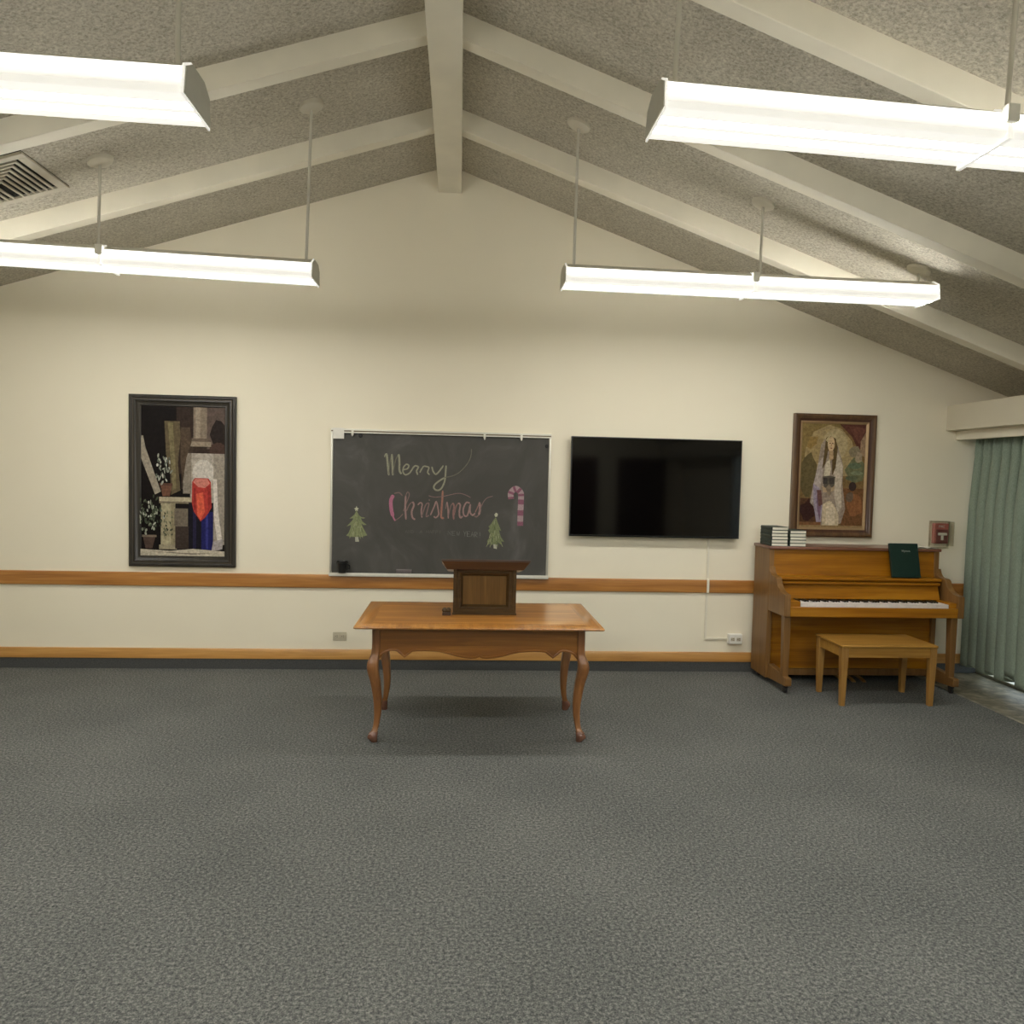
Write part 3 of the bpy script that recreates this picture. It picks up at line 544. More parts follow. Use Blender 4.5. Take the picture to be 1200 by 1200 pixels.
# cable raceway, outlets
t = thing('cord_cover', 'thin cream cord cover running down the wall below the television', 'cord cover', (2.178, 0, .29))
m = MB(); m.box(2.169, 2.189, -.014, -.0005, .282, .690); m.box(2.169, 2.189, -.014, -.0005, .812, 1.30); m.prism([(0, .690), (-.014, .690), (-.040, .698), (-.040, .808), (-.014, .822), (0, .822), (-.0275, .806), (-.0275, .699)], 'X', 2.169, 2.189)
m.build('vertical_channel', 'raceway', t, bevel=.003)
m = MB(); m.box(2.189, 2.3765, -.014, -.0005, .282, .302); m.build('horizontal_channel', 'raceway', t, bevel=.003)
t = thing('wall_outlet', 'white surface-mounted outlet box low beside the piano', 'outlet', (2.44, 0, .3))
m = MB(); m.box(2.377, 2.500, -.042, -.0005, .250, .338); m.build('box', 'white', t, bevel=.005)
m = MB(); m.box(2.381, 2.496, -.048, -.042, .253, .335); m.build('cover_plate', 'white', t, bevel=.003)
def socket(parent, x, z, y):
    m = MB(); m.box(x-.018, x+.018, y-.003, y, z-.015, z+.015); s = m.build('socket', 'ivory', parent, bevel=.004)
    m = MB(); m.box(x-.009, x-.005, y-.0036, y-.003, z+.001, z+.009) if False else m.box(x+.001, x+.009, y-.0036, y-.003, z+.005, z+.008)
    m.box(x+.001, x+.009, y-.0036, y-.003, z-.008, z-.005); m.lathe([(.003, 0), (.003, -.0006)], (x-.008, y-.003, z), 'Y', 10); m.build('slot', 'slot', s)
for x in (2.412, 2.465): socket(t, x, .294, -.048)
t = thing('wall_outlet', 'ivory wall outlet plate low on the wall left of the table', 'outlet', (-.985, 0, .283))
m = MB(); m.box(-1.044, -.930, -.006, -.0005, .245, .319); m.build('cover_plate', 'ivory', t, bevel=.003)
for x in (-1.013, -.961): socket(t, x, .283, -.006)

# ------------------------------------------------------------------ framed pictures
def canvas(parent, x0, x1, z0, z1, y, shapes, mat, bg):
    m = MB(); m.prism([(x0, z0), (x1, z0), (x1, z1), (x0, z1)], 'Y', y, y+.006, 0, lin(bg))
    W, H = x1-x0, z1-z0
    for i, (c, poly) in enumerate(shapes):
        yy = y-.00025*(i+1)/1.5
        m.add([(x0+max(0, min(1, u))*W, yy, z0+max(0, min(1, v))*H) for u, v in poly], [tuple(range(len(poly)))], 0, lin(c))
    return m.build('canvas', mat, parent, label=None)
def blob(cx, cy, rx, ry, n=14, rot=0, wob=.0, seed=0):
    rr = random.Random(seed); out = []
    for k in range(n):
        a = 2*math.pi*k/n; q = 1+rr.uniform(-wob, wob); x, y = rx*q*math.cos(a), ry*q*math.sin(a)
        out.append((cx+x*math.cos(rot)-y*math.sin(rot), cy+x*math.sin(rot)+y*math.cos(rot)))
    return out
def R4(a, b, c, d): return [(a, b), (c, b), (c, d), (a, d)]
PL = (-2.7118, -1.8523, .8589, 2.2749)
t = thing('framed_picture', 'tall painting in a dark wooden frame, red and blue drapery beside pale stone', 'picture', (-2.282, 0, PL[2]))
prof = [(0, .001), (0, .030), (.008, .036), (.022, .036), (.030, .030), (.036, .033), (.048, .034), (.060, .024), (.078, .020), (.086, .022), (.093, .016), (.093, .001)]
m = MB(); m.ring(*PL, prof, 0); m.build('frame', 'frame_dark', t)
m = MB(); m.ring(PL[0]+.030, PL[1]-.030, PL[2]+.030, PL[3]-.030, [(0, .030), (.002, .036), (.007, .036), (.009, .030)], 0); m.build('frame_bead', 'bead', t, label='paler worn bead round the dark frame')
S = []
S += [((52, 40, 34), R4(.42, .55, 1, 1)), ((92, 78, 70), R4(.78, .72, 1, 1)), ((62, 50, 42), R4(.48, .45, .62, .8))]
S += [((40, 32, 28), blob(.93, .78, .10, .12, 12, .3, .2, 5)), ((70, 52, 44), blob(.9, .72, .09, .05, 12, 0, .2, 6))]
S += [((128, 114, 98), R4(.62, .78, .78, 1)), ((150, 136, 118), R4(.645, .78, .70, 1)), ((104, 90, 76), R4(.60, .765, .81, .79)), ((140, 126, 108), R4(.585, .735, .83, .768))]
S += [((168, 158, 144), R4(.585, .08, 1, .69)), ((190, 182, 170), blob(.74, .56, .13, .09, 16)), ((148, 138, 124), R4(.86, .10, 1, .69)), ((132, 122, 108), R4(.5, .42, .6, .69))]
S += [((150, 140, 124), [(0, .80), (.03, .80), (.06, .72), (.24, .43), (.17, .41), (0, .66)])]
# draped olive curtain tied at the pillar
S += [((96, 84, 62), [(.28, .90), (.46, .90), (.47, .80), (.44, .62), (.47, .44), (.36, .41), (.35, .55), (.30, .68)]), ((118, 108, 78), [(.32, .89), (.38, .89), (.41, .6), (.42, .45), (.38, .44), (.36, .6)]), ((80, 66, 52), [(.47, .86), (.58, .86), (.60, .76), (.54, .66), (.50, .50), (.47, .62)])]
# ledge and pedestal
S += [((172, 160, 134), R4(.22, .365, .62, .395)), ((120, 110, 90), R4(.22, .352, .62, .366)), ((166, 156, 126), R4(.24, .07, .385, .352)), ((142, 132, 104), R4(.36, .07, .41, .352)), ((150, 140, 116), R4(.22, .045, .43, .075)), ((60, 50, 44), R4(.41, .05, .60, .2)), ((108, 98, 84), R4(.40, .2, .56, .32))]
# terracotta pots
S += [((108, 74, 58), [(.235, .475), (.37, .475), (.345, .40), (.26, .40)]), ((88, 62, 50), R4(.225, .47, .38, .487)), ((78, 62, 54), [(.03, .13), (.18, .13), (.14, .05), (.06, .05)]), ((120, 106, 92), R4(.02, .125, .19, .14))]
# red and blue cloths hung over a pale block
S += [((24, 22, 30), R4(.57, .05, .86, .36)), ((34, 34, 86), R4(.72, .03, .86, .30)), ((52, 54, 118), R4(.77, .05, .80, .28)), ((40, 36, 60), R4(.62, .05, .66, .3))]
S += [((166, 58, 50), [(.61, .50), (.64, .525), (.80, .525), (.83, .50), (.84, .33), (.80, .29), (.76, .26), (.71, .235), (.67, .27), (.63, .30), (.605, .36)]), ((204, 90, 66), [(.66, .42), (.74, .43), (.76, .30), (.71, .245), (.67, .28)]), ((196, 122, 108), [(.62, .50), (.65, .52), (.79, .52), (.82, .49), (.76, .46), (.68, .465)]), ((140, 46, 42), [(.79, .47), (.83, .48), (.835, .34), (.80, .30)]), ((140, 46, 42), [(.625, .46), (.65, .46), (.655, .31), (.63, .31)])]
S += [((206, 196, 184), [(.86, .52), (.90, .52), (.92, .30), (.97, .10), (.92, .06), (.87, .26)]), ((160, 152, 148), [(.86, .10), (.98, .12), (.97, .05), (.84, .035)])]
S += [((186, 176, 156), [(0, .045), (.35, .035), (.62, .05), (1, .035), (1, 0), (0, 0)]), ((120, 110, 98), [(.1, .03), (.6, .02), (.9, .022), (.6, .012)])]
rr = random.Random(11)
for i in range(120):
    if i < 80: u, v = abs(rr.gauss(.11, .085)), rr.gauss(.26, .065); c = rr.choice([(86, 92, 74), (118, 122, 104), (150, 152, 134), (58, 62, 50), (176, 176, 160), (70, 76, 60)])
    else: u, v = rr.gauss(.27, .05), rr.gauss(.58, .05); c = rr.choice([(130, 132, 118), (168, 168, 152), (92, 96, 84), (196, 194, 182)])
    S.append((c, blob(u, v, rr.uniform(.010, .022), rr.uniform(.005, .012), 7, rr.uniform(0, 3))))
for i in range(26):
    S.append((rr.choice([(104, 106, 84), (70, 72, 56), (128, 126, 100)]), blob(rr.uniform(.24, .40), rr.uniform(.14, .3), .012, .007, 7, rr.uniform(0, 3))))
canvas(t, PL[0]+.088, PL[1]-.088, PL[2]+.088, PL[3]-.088, -.012, S, 'paint', (22, 17, 16))
PR = (2.8938, 3.6343, 1.2077, 2.2789)
t = thing('framed_picture', 'painting of a veiled woman in white, brown gilt-lined frame, above the piano', 'picture', (3.264, 0, PR[2]))
m = MB(); m.ring(*PR, [(0, .001), (0, .038), (.010, .046), (.024, .046), (.034, .038), (.040, .036), (.040, .001)], 0); m.build('frame', 'frame_brown', t)
m = MB(); m.ring(PR[0]+.040, PR[1]-.040, PR[2]+.040, PR[3]-.040, [(0, .001), (0, .036), (.012, .028), (.022, .026), (.022, .001)], 0); m.build('inner_moulding', 'frame_inner', t, label='dark red inner moulding')
m = MB(); m.ring(PR[0]+.062, PR[1]-.062, PR[2]+.062, PR[3]-.062, [(0, .001), (0, .026), (.006, .027), (.022, .016), (.022, .001)], 0); m.build('gilt_liner', 'liner', t, label='gilt inner liner')
S = [((128, 108, 66), R4(0, .45, .6, 1)), ((158, 138, 98), [(.04, .5), (.06, .75), (.18, .92), (.42, .99), (.62, .95), (.78, .84), (.86, .7), (.86, .5)]), ((150, 129, 88), blob(.24, .74, .17, .14, 16, 0, .1, 2)), ((170, 152, 114), blob(.52, .80, .20, .15, 18)), ((142, 116, 68), blob(.16, .82, .09, .05, 12, .5, .2, 22))]
S += [((88, 54, 44), [(.58, 1), (.78, .88), (.90, .74), (.95, .80), (1, .9), (1, 1)]), ((104, 66, 54), [(.72, .98), (.84, .86), (.9, .8), (1, .97)]), ((150, 124, 98), [(.92, .84), (1, .93), (1, .68), (.92, .72)])]
S += [((108, 108, 78), blob(.86, .56, .16, .12, 14, 0, .15, 3)), ((128, 116, 92), blob(.84, .74, .09, .06, 12, 0, .2, 4)), ((152, 136, 112), blob(.9, .68, .06, .05, 10, 0, .2, 14)), ((96, 108, 84), blob(.84, .6, .11, .03, 10)), ((120, 126, 98), blob(.88, .53, .1, .02, 10)), ((92, 98, 74), blob(.8, .48, .1, .025, 10))]
S += [((96, 84, 54), blob(.12, .5, .13, .22, 14, 0, .1, 8)), ((84, 58, 40), R4(0, 0, .3, .28)), ((58, 36, 32), blob(.14, .16, .14, .1, 12, 0, .2, 9)), ((110, 76, 48), R4(.66, 0, 1, .38)), ((136, 92, 58), blob(.86, .22, .12, .12, 12, 0, .2, 10)), ((58, 46, 42), blob(.82, .40, .06, .045, 12)), ((104, 88, 72), blob(.78, .3, .06, .05, 12, 0, .2, 12))]
# figure: robe, veil, hair, face, hands
S += [((150, 134, 118), [(.30, .80), (.40, .88), (.52, .86), (.60, .72), (.66, .60), (.66, .42), (.72, .18), (.66, .04), (.56, .02), (.30, .02), (.22, .20), (.16, .24), (.20, .40), (.26, .60)])]
S += [((186, 172, 152), [(.50, .78), (.60, .68), (.66, .58), (.64, .40), (.66, .20), (.60, .14), (.54, .30), (.52, .50)]), ((172, 158, 148), [(.27, .62), (.34, .68), (.34, .5), (.30, .32), (.18, .22), (.20, .40)]), ((150, 138, 150), [(.20, .42), (.30, .38), (.36, .22), (.34, .02), (.28, .02), (.22, .22)]), ((120, 96, 112), [(.26, .32), (.34, .28), (.33, .06), (.28, .16)]), ((104, 72, 66), [(.26, .36), (.33, .36), (.36, .22), (.30, .20)])]
S += [((196, 178, 148), [(.36, .22), (.46, .26), (.54, .22), (.62, .12), (.62, .0), (.36, .0)]), ((206, 190, 162), [(.42, .22), (.5, .25), (.56, .16), (.56, .01), (.42, .01)])]
S += [((92, 74, 46), [(.37, .86), (.44, .90), (.53, .88), (.56, .76), (.54, .58), (.49, .50), (.48, .66), (.50, .74), (.41, .74), (.38, .62), (.33, .56), (.36, .78)]), ((176, 160, 122), [(.37, .84), (.44, .915), (.54, .88), (.55, .80), (.52, .86), (.44, .88), (.40, .82)])]
S += [((198, 170, 132), blob(.455, .805, .056, .072, 18)), ((178, 148, 112), [(.43, .74), (.49, .74), (.50, .66), (.43, .64)]), ((200, 186, 160), [(.38, .62), (.44, .66), (.47, .56), (.44, .48), (.36, .50)]), ((96, 72, 54), blob(.437, .812, .012, .006, 8)), ((96, 72, 54), blob(.477, .812, .012, .006, 8)), ((170, 132, 100), [(.452, .805), (.462, .805), (.468, .785), (.450, .785)]), ((150, 92, 76), blob(.458, .765, .016, .006, 8))]
S += [((92, 84, 72), [(.34, .49), (.44, .50), (.54, .49), (.53, .40), (.46, .30), (.38, .36)]), ((66, 60, 56), R4(.35, .42, .42, .48)), ((70, 64, 58), R4(.45, .42, .52, .48)), ((132, 116, 96), [(.38, .36), (.46, .30), (.5, .38), (.44, .42)]), ((176, 150, 118), [(.34, .40), (.40, .38), (.42, .34), (.36, .34)]), ((172, 148, 116), [(.48, .38), (.54, .41), (.53, .36), (.48, .34)])]
S += [((146, 122, 84), R4(0, 0, 1, .02)), ((120, 84, 54), R4(0, .02, .34, .05))]
canvas(t, PR[0]+.082, PR[1]-.082, PR[2]+.082, PR[3]-.082, -.012, S, 'paint', (120, 96, 60))

# ------------------------------------------------------------------ fire alarm
t = thing('fire_alarm', 'red fire alarm pull station under a clear cover, beside the curtain', 'fire alarm', (4.27, 0, 1.25))
m = MB(); m.box(4.203, 4.333, -.045, -.0005, 1.165, 1.345); m.build('alarm_body', 'red', t, bevel=.006)
m = MB(); m.box(4.214, 4.322, -.052, -.045, 1.172, 1.292); m.build('recess_panel', 'dark_red', t, bevel=.003)
m = MB(); m.box(4.228, 4.308, -.066, -.052, 1.240, 1.262); m.box(4.257, 4.279, -.062, -.052, 1.198, 1.241); m.build('pull_handle', 'white', t, bevel=.004, label='white T-shaped pull handle')
def letters(txt, size, parent, name, mat, mtx):
    cu = bpy.data.curves.new('word', 'FONT'); cu.body = txt; cu.size = size; cu.align_x = 'CENTER'; cu.extrude = .0003
    ob = bpy.data.objects.new('word', cu); COL.objects.link(ob)
    bpy.context.view_layer.update()
    me = bpy.data.meshes.new_from_object(ob.evaluated_get(bpy.context.evaluated_depsgraph_get()))
    bpy.data.objects.remove(ob); me.transform(mtx); me.transform(Matrix.Translation(-Vector(parent['_o'])))
    me.materials.clear(); me.materials.append(MT[mat])
    o = bpy.data.objects.new(name, me); COL.objects.link(o); o.parent = parent; return o
letters('FIRE', .03, t, 'lettering', 'white', Matrix.Translation((4.266, -.0457, 1.308)) @ Matrix.Rotation(math.pi/2, 4, 'X'))
m = MB()
cx0, cx1, cz0, cz1, cy = 4.180, 4.356, 1.118, 1.362, -.088
m.box(cx0, cx1, cy, cy+.003, cz0+.03, cz1); m.box(cx0, cx0+.003, cy+.003, -.001, cz0+.03, cz1); m.box(cx1-.003, cx1, cy+.003, -.001, cz0+.03, cz1); m.box(cx0+.003, cx1-.003, cy+.003, -.001, cz1-.003, cz1)
m.build('clear_cover', 'clear', t, label='clear plastic lift-up cover')
m = MB(); m.box(cx0-.004, cx1+.004, -.012, -.0005, cz0, cz1+.004) if False else m.ring(cx0-.004, cx1+.004, cz0, cz1+.004, [(0, .0005), (0, .012), (.014, .012), (.014, .0005)], 0); m.build('cover_frame', 'clear', t)

# ------------------------------------------------------------------ table
T = dict(x0=-.6224, x1=.9154, y0=-1.893, y1=-.980, z=.756)
cx = (T['x0']+T['x1'])/2
t = thing('table', 'oak table with scalloped apron and curved cabriole legs', 'table', (cx, -1.436, 0))
bw = .105
m = MB(); m.box(T['x0']+bw, T['x1']-bw, T['y0']+bw, T['y1']-bw, .732, .756); m.build('tabletop', 'table', t)
edge = [(0, -.014), (.003, -.020), (.012, -.024), (bw, -.024), (bw, -.0003), (.030, -.0003), (.026, -.003), (.020, -.002), (.008, -.004), (.002, -.008)]
m = MB(); m.ring(T['x0'], T['x1'], T['y0'], T['y1'], edge, T['z'], 'XY'); m.build('top_border', 'table_y', t, label='moulded mitred border of the tabletop')
FX0, FX1, FY0, FY1 = -.522, .815, -1.785, -1.088   # outside of corner posts
half = [(-.487, .527), (-.468, .552), (-.451, .570), (-.428, .583), (-.404, .589), (-.380, .590), (-.362, .584), (-.340, .564), (-.319, .546), (-.298, .564), (-.272, .584), (-.240, .588), (-.198, .589), (-.150, .587), (-.103, .583), (-.05, .571), (.0, .557), (.05, .547), (.095, .543), (.125, .545), (.1465, .554)]
axc = .1465
bot = half+[(2*axc-u, z) for u, z in reversed(half[:-1])]
bot = [(u, z-.010) for u, z in bot]
def apron(name, pts, axis, a, b, bead_side):
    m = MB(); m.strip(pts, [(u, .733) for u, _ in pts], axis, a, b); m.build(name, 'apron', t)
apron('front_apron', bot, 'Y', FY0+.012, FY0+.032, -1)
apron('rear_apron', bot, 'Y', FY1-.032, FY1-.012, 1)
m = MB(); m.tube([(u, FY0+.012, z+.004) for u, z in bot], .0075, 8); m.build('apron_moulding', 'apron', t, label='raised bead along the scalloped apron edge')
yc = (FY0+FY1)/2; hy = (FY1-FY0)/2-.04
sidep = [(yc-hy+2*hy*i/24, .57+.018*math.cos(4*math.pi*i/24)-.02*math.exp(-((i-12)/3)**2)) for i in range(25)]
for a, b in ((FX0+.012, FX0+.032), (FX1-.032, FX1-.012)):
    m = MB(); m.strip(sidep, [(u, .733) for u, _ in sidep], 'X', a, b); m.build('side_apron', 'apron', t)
# cabriole leg: (z, outward offset of centre from post centre, half width)
LP = [(.733, 0, .026), (.60, 0, .026), (.555, .003, .027), (.530, .010, .031), (.508, .016, .034), (.480, .018, .036), (.455, .016, .036), (.42, .010, .034), (.377, .001, .032), (.31, -.008, .029), (.242, -.014, .026), (.17, -.014, .022), (.115, -.008, .019), (.085, -.002, .0185), (.066, .004, .021)]
FP = [(.068, .003, .021), (.060, .008, .027), (.046, .013, .031), (.030, .014, .031), (.016, .010, .027), (.004, .006, .022), (0, .005, .020)]
def sq(cx_, cy_, h, z, n=20):
    out = []
    for k in range(n):
        a = 2*math.pi*(k+.5)/n; c_, s_ = math.cos(a), math.sin(a); e = .55
        out.append((cx_+h*math.copysign(abs(c_)**e, c_), cy_+h*math.copysign(abs(s_)**e, s_), z))
    return out
def rnd(cx_, cy_, h, z, n=20): return [(cx_+h*math.cos(2*math.pi*(k+.5)/n), cy_+h*math.sin(2*math.pi*(k+.5)/n), z) for k in range(n)]
for sx, px in ((-1, FX0+.026), (1, FX1-.026)):
    for sy, py in ((-1, FY0+.026), (1, FY1-.026)):
        secs = []
        # interpolate smoothly
        for i in range(len(LP)-1):
            for q in range(3):
                f = q/3; a, b = LP[i], LP[i+1]
                z, o_, h = [a[j]+(b[j]-a[j])*f for j in range(3)]
                secs.append(sq(px+sx*o_, py+sy*o_, h, z))
        z, o_, h = LP[-1]; secs.append(sq(px+sx*o_, py+sy*o_, h, z))
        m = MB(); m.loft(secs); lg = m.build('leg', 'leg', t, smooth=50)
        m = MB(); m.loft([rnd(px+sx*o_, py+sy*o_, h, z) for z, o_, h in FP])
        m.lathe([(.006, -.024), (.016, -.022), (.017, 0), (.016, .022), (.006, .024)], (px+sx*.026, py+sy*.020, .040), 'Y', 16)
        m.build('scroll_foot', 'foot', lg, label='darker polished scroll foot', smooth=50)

# ------------------------------------------------------------------ lectern on the table
t = thing('lectern', 'small dark wooden tabletop lectern standing on the oak table', 'lectern', (.184, -1.34, .7563))
Lx0, Lx1, Ly0, Ly1, Lz = -.026, .391, -1.495, -1.19, .7565
for xa in (Lx0+.004, Lx1-.03):
    m = MB(); m.box(xa, xa+.026, Ly0+.02, Ly1, Lz, 1.066); m.build('side_panel', 'lect_frame', t, bevel=.003)
m = MB(); m.box(Lx0+.03, Lx1-.03, Ly0+.028, Ly0+.045, Lz+.002, 1.064); m.build('front_panel', 'lect', t)
m = MB(); m.ring(Lx0, Lx1, Lz, 1.078, [(0, -.03), (0, 0), (.022, 0), (.026, -.006), (.040, -.006), (.045, -.002), (.050, -.004), (.064, -.026), (.064, -.03)], Ly0); m.build('front_frame', 'lect_frame', t)
m = MB(); m.ring(Lx0-.004, Lx1+.004, Lz, Lz+.012, [(0, -.01), (0, .004), (.004, .004), (.006, -.01)], Ly0); m.box(Lx0+.03, Lx1-.03, Ly0+.05, Ly1, .90, .915); m.build('inner_shelf', 'lect_frame', t)
def rect_sec(x0, x1, y0, y1, z, zb): return [(x0, y0, z), (x1, y0, z), (x1, y1, zb), (x0, y1, zb)]
m = MB(); m.loft([rect_sec(-.030, .396, -1.500, -1.185, 1.056, 1.00), rect_sec(-.068, .434, -1.530, -1.160, 1.060, 1.0), rect_sec(-.097, .469, -1.553, -1.14, 1.110, 1.037), rect_sec(-.105, .477, -1.558, -1.135, 1.116, 1.043), rect_sec(-.105, .477, -1.558, -1.135, 1.131, 1.058)])
m.build('reading_top', 'lect_top', t, bevel=.002, label='reddish brown sloping top with moulded edge')
t = thing('carved_box', 'tiny dark brown carved box on the table, touching the lectern base', 'box', (-.065, -1.515, .7563))
m = MB(); m.box(-.094, -.040, -1.535, -1.49, .7565, .776); m.build('base', 'lect_top', t, bevel=.003)
m = MB(); m.lathe([(.010, -.012), (.016, -.008), (.018, 0), (.016, .008), (.010, .012)], (-.079, -1.512, .788), 'Y', 16); m.lathe([(.010, -.012), (.016, -.008), (.018, 0), (.016, .008), (.010, .012)], (-.054, -1.512, .788), 'Y', 16); m.build('scroll', 'lect_frame', t)

# ------------------------------------------------------------------ piano
PX0, PX1 = 2.578, 4.045
t = thing('piano', 'upright oak piano against the cream wall near the curtain', 'piano', ((PX0+PX1)/2, -.2, 0))
for x0, x1 in ((PX0, PX0+.04), (PX1-.04, PX1)):
    m = MB(); m.box(x0, x1, -.37, -.055, .045, 1.122); m.build('side_panel', 'piano_side', t, bevel=.003)
m = MB(); m.box(PX0+.04, PX1-.04, -.08, -.058, .05, 1.12); m.build('back_panel', 'piano_side', t)
m = MB(); m.box(PX0-.010, PX1+.010, -.385, -.045, 1.122, 1.147); m.build('lid', 'piano_lid', t, bevel=.006, label='reddish brown hinged lid')
m = MB(); m.prism([(-.352, 1.122), (-.372, .90), (-.352, .90), (-.332, 1.122)], 'X', PX0+.04, PX1-.04); m.build('upper_panel', 'piano', t)
m = MB(); m.prism([(-.34, .882), (-.485, .882), (-.492, .890), (-.492, .899), (-.485, .907), (-.478, .905), (-.34, .911)], 'X', PX0+.05, PX1-.05); m.build('music_ledge', 'piano', t)
m = MB(); m.prism([(-.470, .853), (-.497, .853), (-.500, .859), (-.500, .869), (-.470, .873)], 'X', PX0+.065, PX1-.065); m.build('fallboard_rail', 'piano', t)
m = MB(); m.prism([(-.452, .882), (-.505, .735), (-.485, .735), (-.435, .882)], 'X', PX0+.065, PX1-.065); m.build('fallboard', 'piano', t)
# arms (cheeks)
def curve(a, b, c, n=8): return [((1-k/n)**2*a[0]+2*(1-k/n)*(k/n)*b[0]+(k/n)**2*c[0], (1-k/n)**2*a[1]+2*(1-k/n)*(k/n)*b[1]+(k/n)**2*c[1]) for k in range(n+1)]
armp = [(-.371, .615), (-.371, .98)]+curve((-.371, .98), (-.385, .915), (-.44, .912), 6)[1:]+[(-.492, .908)]+curve((-.492, .908), (-.515, .90), (-.525, .87), 4)[1:]+curve((-.525, .87), (-.56, .80), (-.66, .795), 8)[1:]+[(-.688, .792), (-.692, .785), (-.692, .615)]
for x0, x1 in ((PX0+.002, PX0+.052), (PX1-.030, PX1+.020)):
    m = MB(); n = len(armp); m.prism(armp, 'X', x0, x1); m.build('arm', 'piano_side', t, bevel=.003)
AX0, AX1 = PX0+.052, PX1-.030
m = MB(); m.box(AX0, AX1, -.688, -.33, .617, .645); m.build('key_bed', 'piano', t)
m = MB(); m.box(AX0, AX1, -.692, -.668, .617, .694); m.build('key_slip', 'piano', t, bevel=.004)
KX0, KX1 = 2.725, 3.952
for x0, x1 in ((AX0, KX0-.003), (KX1+.003, AX1)):
    m = MB(); m.box(x0, x1, -.668, -.49, .645, .735); m.build('key_block', 'piano', t, bevel=.004)
kb = MB(); kb.box(KX0, KX1, -.665, -.49, .645, .690); kb = kb.build('keyboard', 'rubber', t)
kw = (KX1-KX0)/52
base = MB(); base.box(KX0+.0006, KX0+kw-.0006, -.664, -.508, .690, .722); k0 = base.build('white_key', 'white_key', kb, bevel=.001, seg=1)
for i in range(1, 52):
    o = k0.copy(); COL.objects.link(o); o.location.x = i*kw
bb = MB(); bb.prism([(-.592, .722), (-.586, .733), (-.508, .733), (-.508, .722)], 'X', KX0+kw-.0055, KX0+kw+.0055); b0 = bb.build('black_key', 'black', kb, seg=1)
first = True
for i in range(51):
    if i % 7 in (0, 2, 3, 5, 6):      # after A, C, D, F, G (lowest key is A)
        if first: o = b0; first = False
        else: o = b0.copy(); COL.objects.link(o)
        o.location.x = i*kw
m = MB(); m.box(PX0+.04, PX1-.04, -.345, -.325, .12, .617); m.build('lower_panel', 'piano', t)
m = MB(); m.box(PX0+.04, PX1-.04, -.340, -.08, .06, .115); m.build('bottom_board', 'piano_side', t)
for x0, x1 in ((PX0+.022, PX0+.072), (PX1-.062, PX1-.012)):
    xc = (x0+x1)/2
    m = MB(); m.taper((xc, -.635), (.024, .024), .115, (xc, -.630), (.028, .032), .617); m.build('leg', 'piano_side', t, bevel=.004)
    m = MB(); m.prism([(-.37, .045), (-.715, .065), (-.722, .072), (-.722, .125), (-.712, .132), (-.66, .133), (-.60, .150), (-.52, .156), (-.37, .165)], 'X', x0, x1); m.build('toe_block', 'piano_side', t, bevel=.004)
    m = MB(); m.lathe([(.012, -.012), (.024, -.010), (.026, 0), (.024, .010), (.012, .012)], (xc, -.66, .026), 'X', 20); m.box(xc-.018, xc+.018, -.675, -.645, .045, .068); m.build('caster', 'rubber', t)
for x in (PX0+.05, PX1-.05):
    m = MB(); m.lathe([(.012, -.012), (.022, -.010), (.0225, 0), (.022, .010), (.012, .012)], (x, -.12, .0225), 'X', 20); m.box(x-.015, x+.015, -.135, -.105, .03, .06); m.build('caster', 'rubber', t)
for x in (3.21, 3.30, 3.39):
    m = MB(); m.prism([(-.30, .062), (-.40, .058), (-.455, .046), (-.468, .040), (-.468, .033), (-.45, .034), (-.40, .046), (-.30, .052)], 'X', x-.016, x+.016); m.build('pedal', 'brass', t, bevel=.003)

# ------------------------------------------------------------------ piano bench
B = (2.895, 3.640, -1.022, -.600, .468)
t = thing('piano_bench', 'light oak piano bench in front of the keyboard', 'bench', ((B[0]+B[1])/2, -.81, 0))
m = MB(); m.box(B[0]-.006, B[1]+.006, B[2]-.006, B[3]+.006, .448, .468); m.build('seat', 'bench', t, bevel=.006)
m = MB(); ix = .008
m.box(B[0]+ix, B[1]-ix, B[2]+ix, B[2]+ix+.02, .372, .448); m.box(B[0]+ix, B[1]-ix, B[3]-ix-.02, B[3]-ix, .372, .448)
m.box(B[0]+ix, B[0]+ix+.02, B[2]+ix+.02, B[3]-ix-.02, .372, .448); m.box(B[1]-ix-.02, B[1]-ix, B[2]+ix+.02, B[3]-ix-.02, .372, .448); m.build('apron', 'bench', t)
for x, sx in ((B[0]+.026, -1), (B[1]-.026, 1)):
    for y, sy in ((B[2]+.026, -1), (B[3]-.026, 1)):
        m = MB(); m.taper((x, y), (.017, .017), 0, (x, y), (.026, .026), .372); m.taper((x, y), (.026, .026), .3715, (x, y), (.026, .026), .4475); m.build('leg', 'bench_leg', t, bevel=.002)

# ------------------------------------------------------------------ books on the piano
def hymnbook(x, y, z, label, group, tilt=0):
    t = thing('hymnbook', label, 'book', (x, y, z), group)
    W, L, H = .142, .228, .0262
    # cover: spine on the left, boards above and below
    m = MB(); m.box(x, x+W, y-L/2, y+L/2, z, z+.0028); m.box(x, x+W, y-L/2, y+L/2, z+H-.0028, z+H)
    arc = [(x+.004-.007*math.sin(math.pi*k/8), z+H*k/8) for k in range(9)]
    m.prism(arc+[(x+.006, z+H), (x+.006, z)], 'Y', y-L/2, y+L/2); m.build('cover', 'cover', t)
    m = MB(); m.box(x+.006, x+W-.003, y-L/2+.003, y+L/2-.003, z+.0028, z+H-.0028); m.build('pages', 'pages', t)
    t.rotation_euler = (0, 0, tilt)
    return t
rr = random.Random(4)
words = ['bottom', 'second from the bottom', 'third from the bottom', 'third from the top', 'second from the top', 'topmost']
z0 = 1.1475
for k in range(6):
    hymnbook(2.586+rr.uniform(-.002, .002), -.258+rr.uniform(-.003, .003), z0+k*.0265, 'green hymnbook, %s in the taller stack at the piano corner' % words[k], 'taller stack of hymnbooks', rr.uniform(-.012, .012))
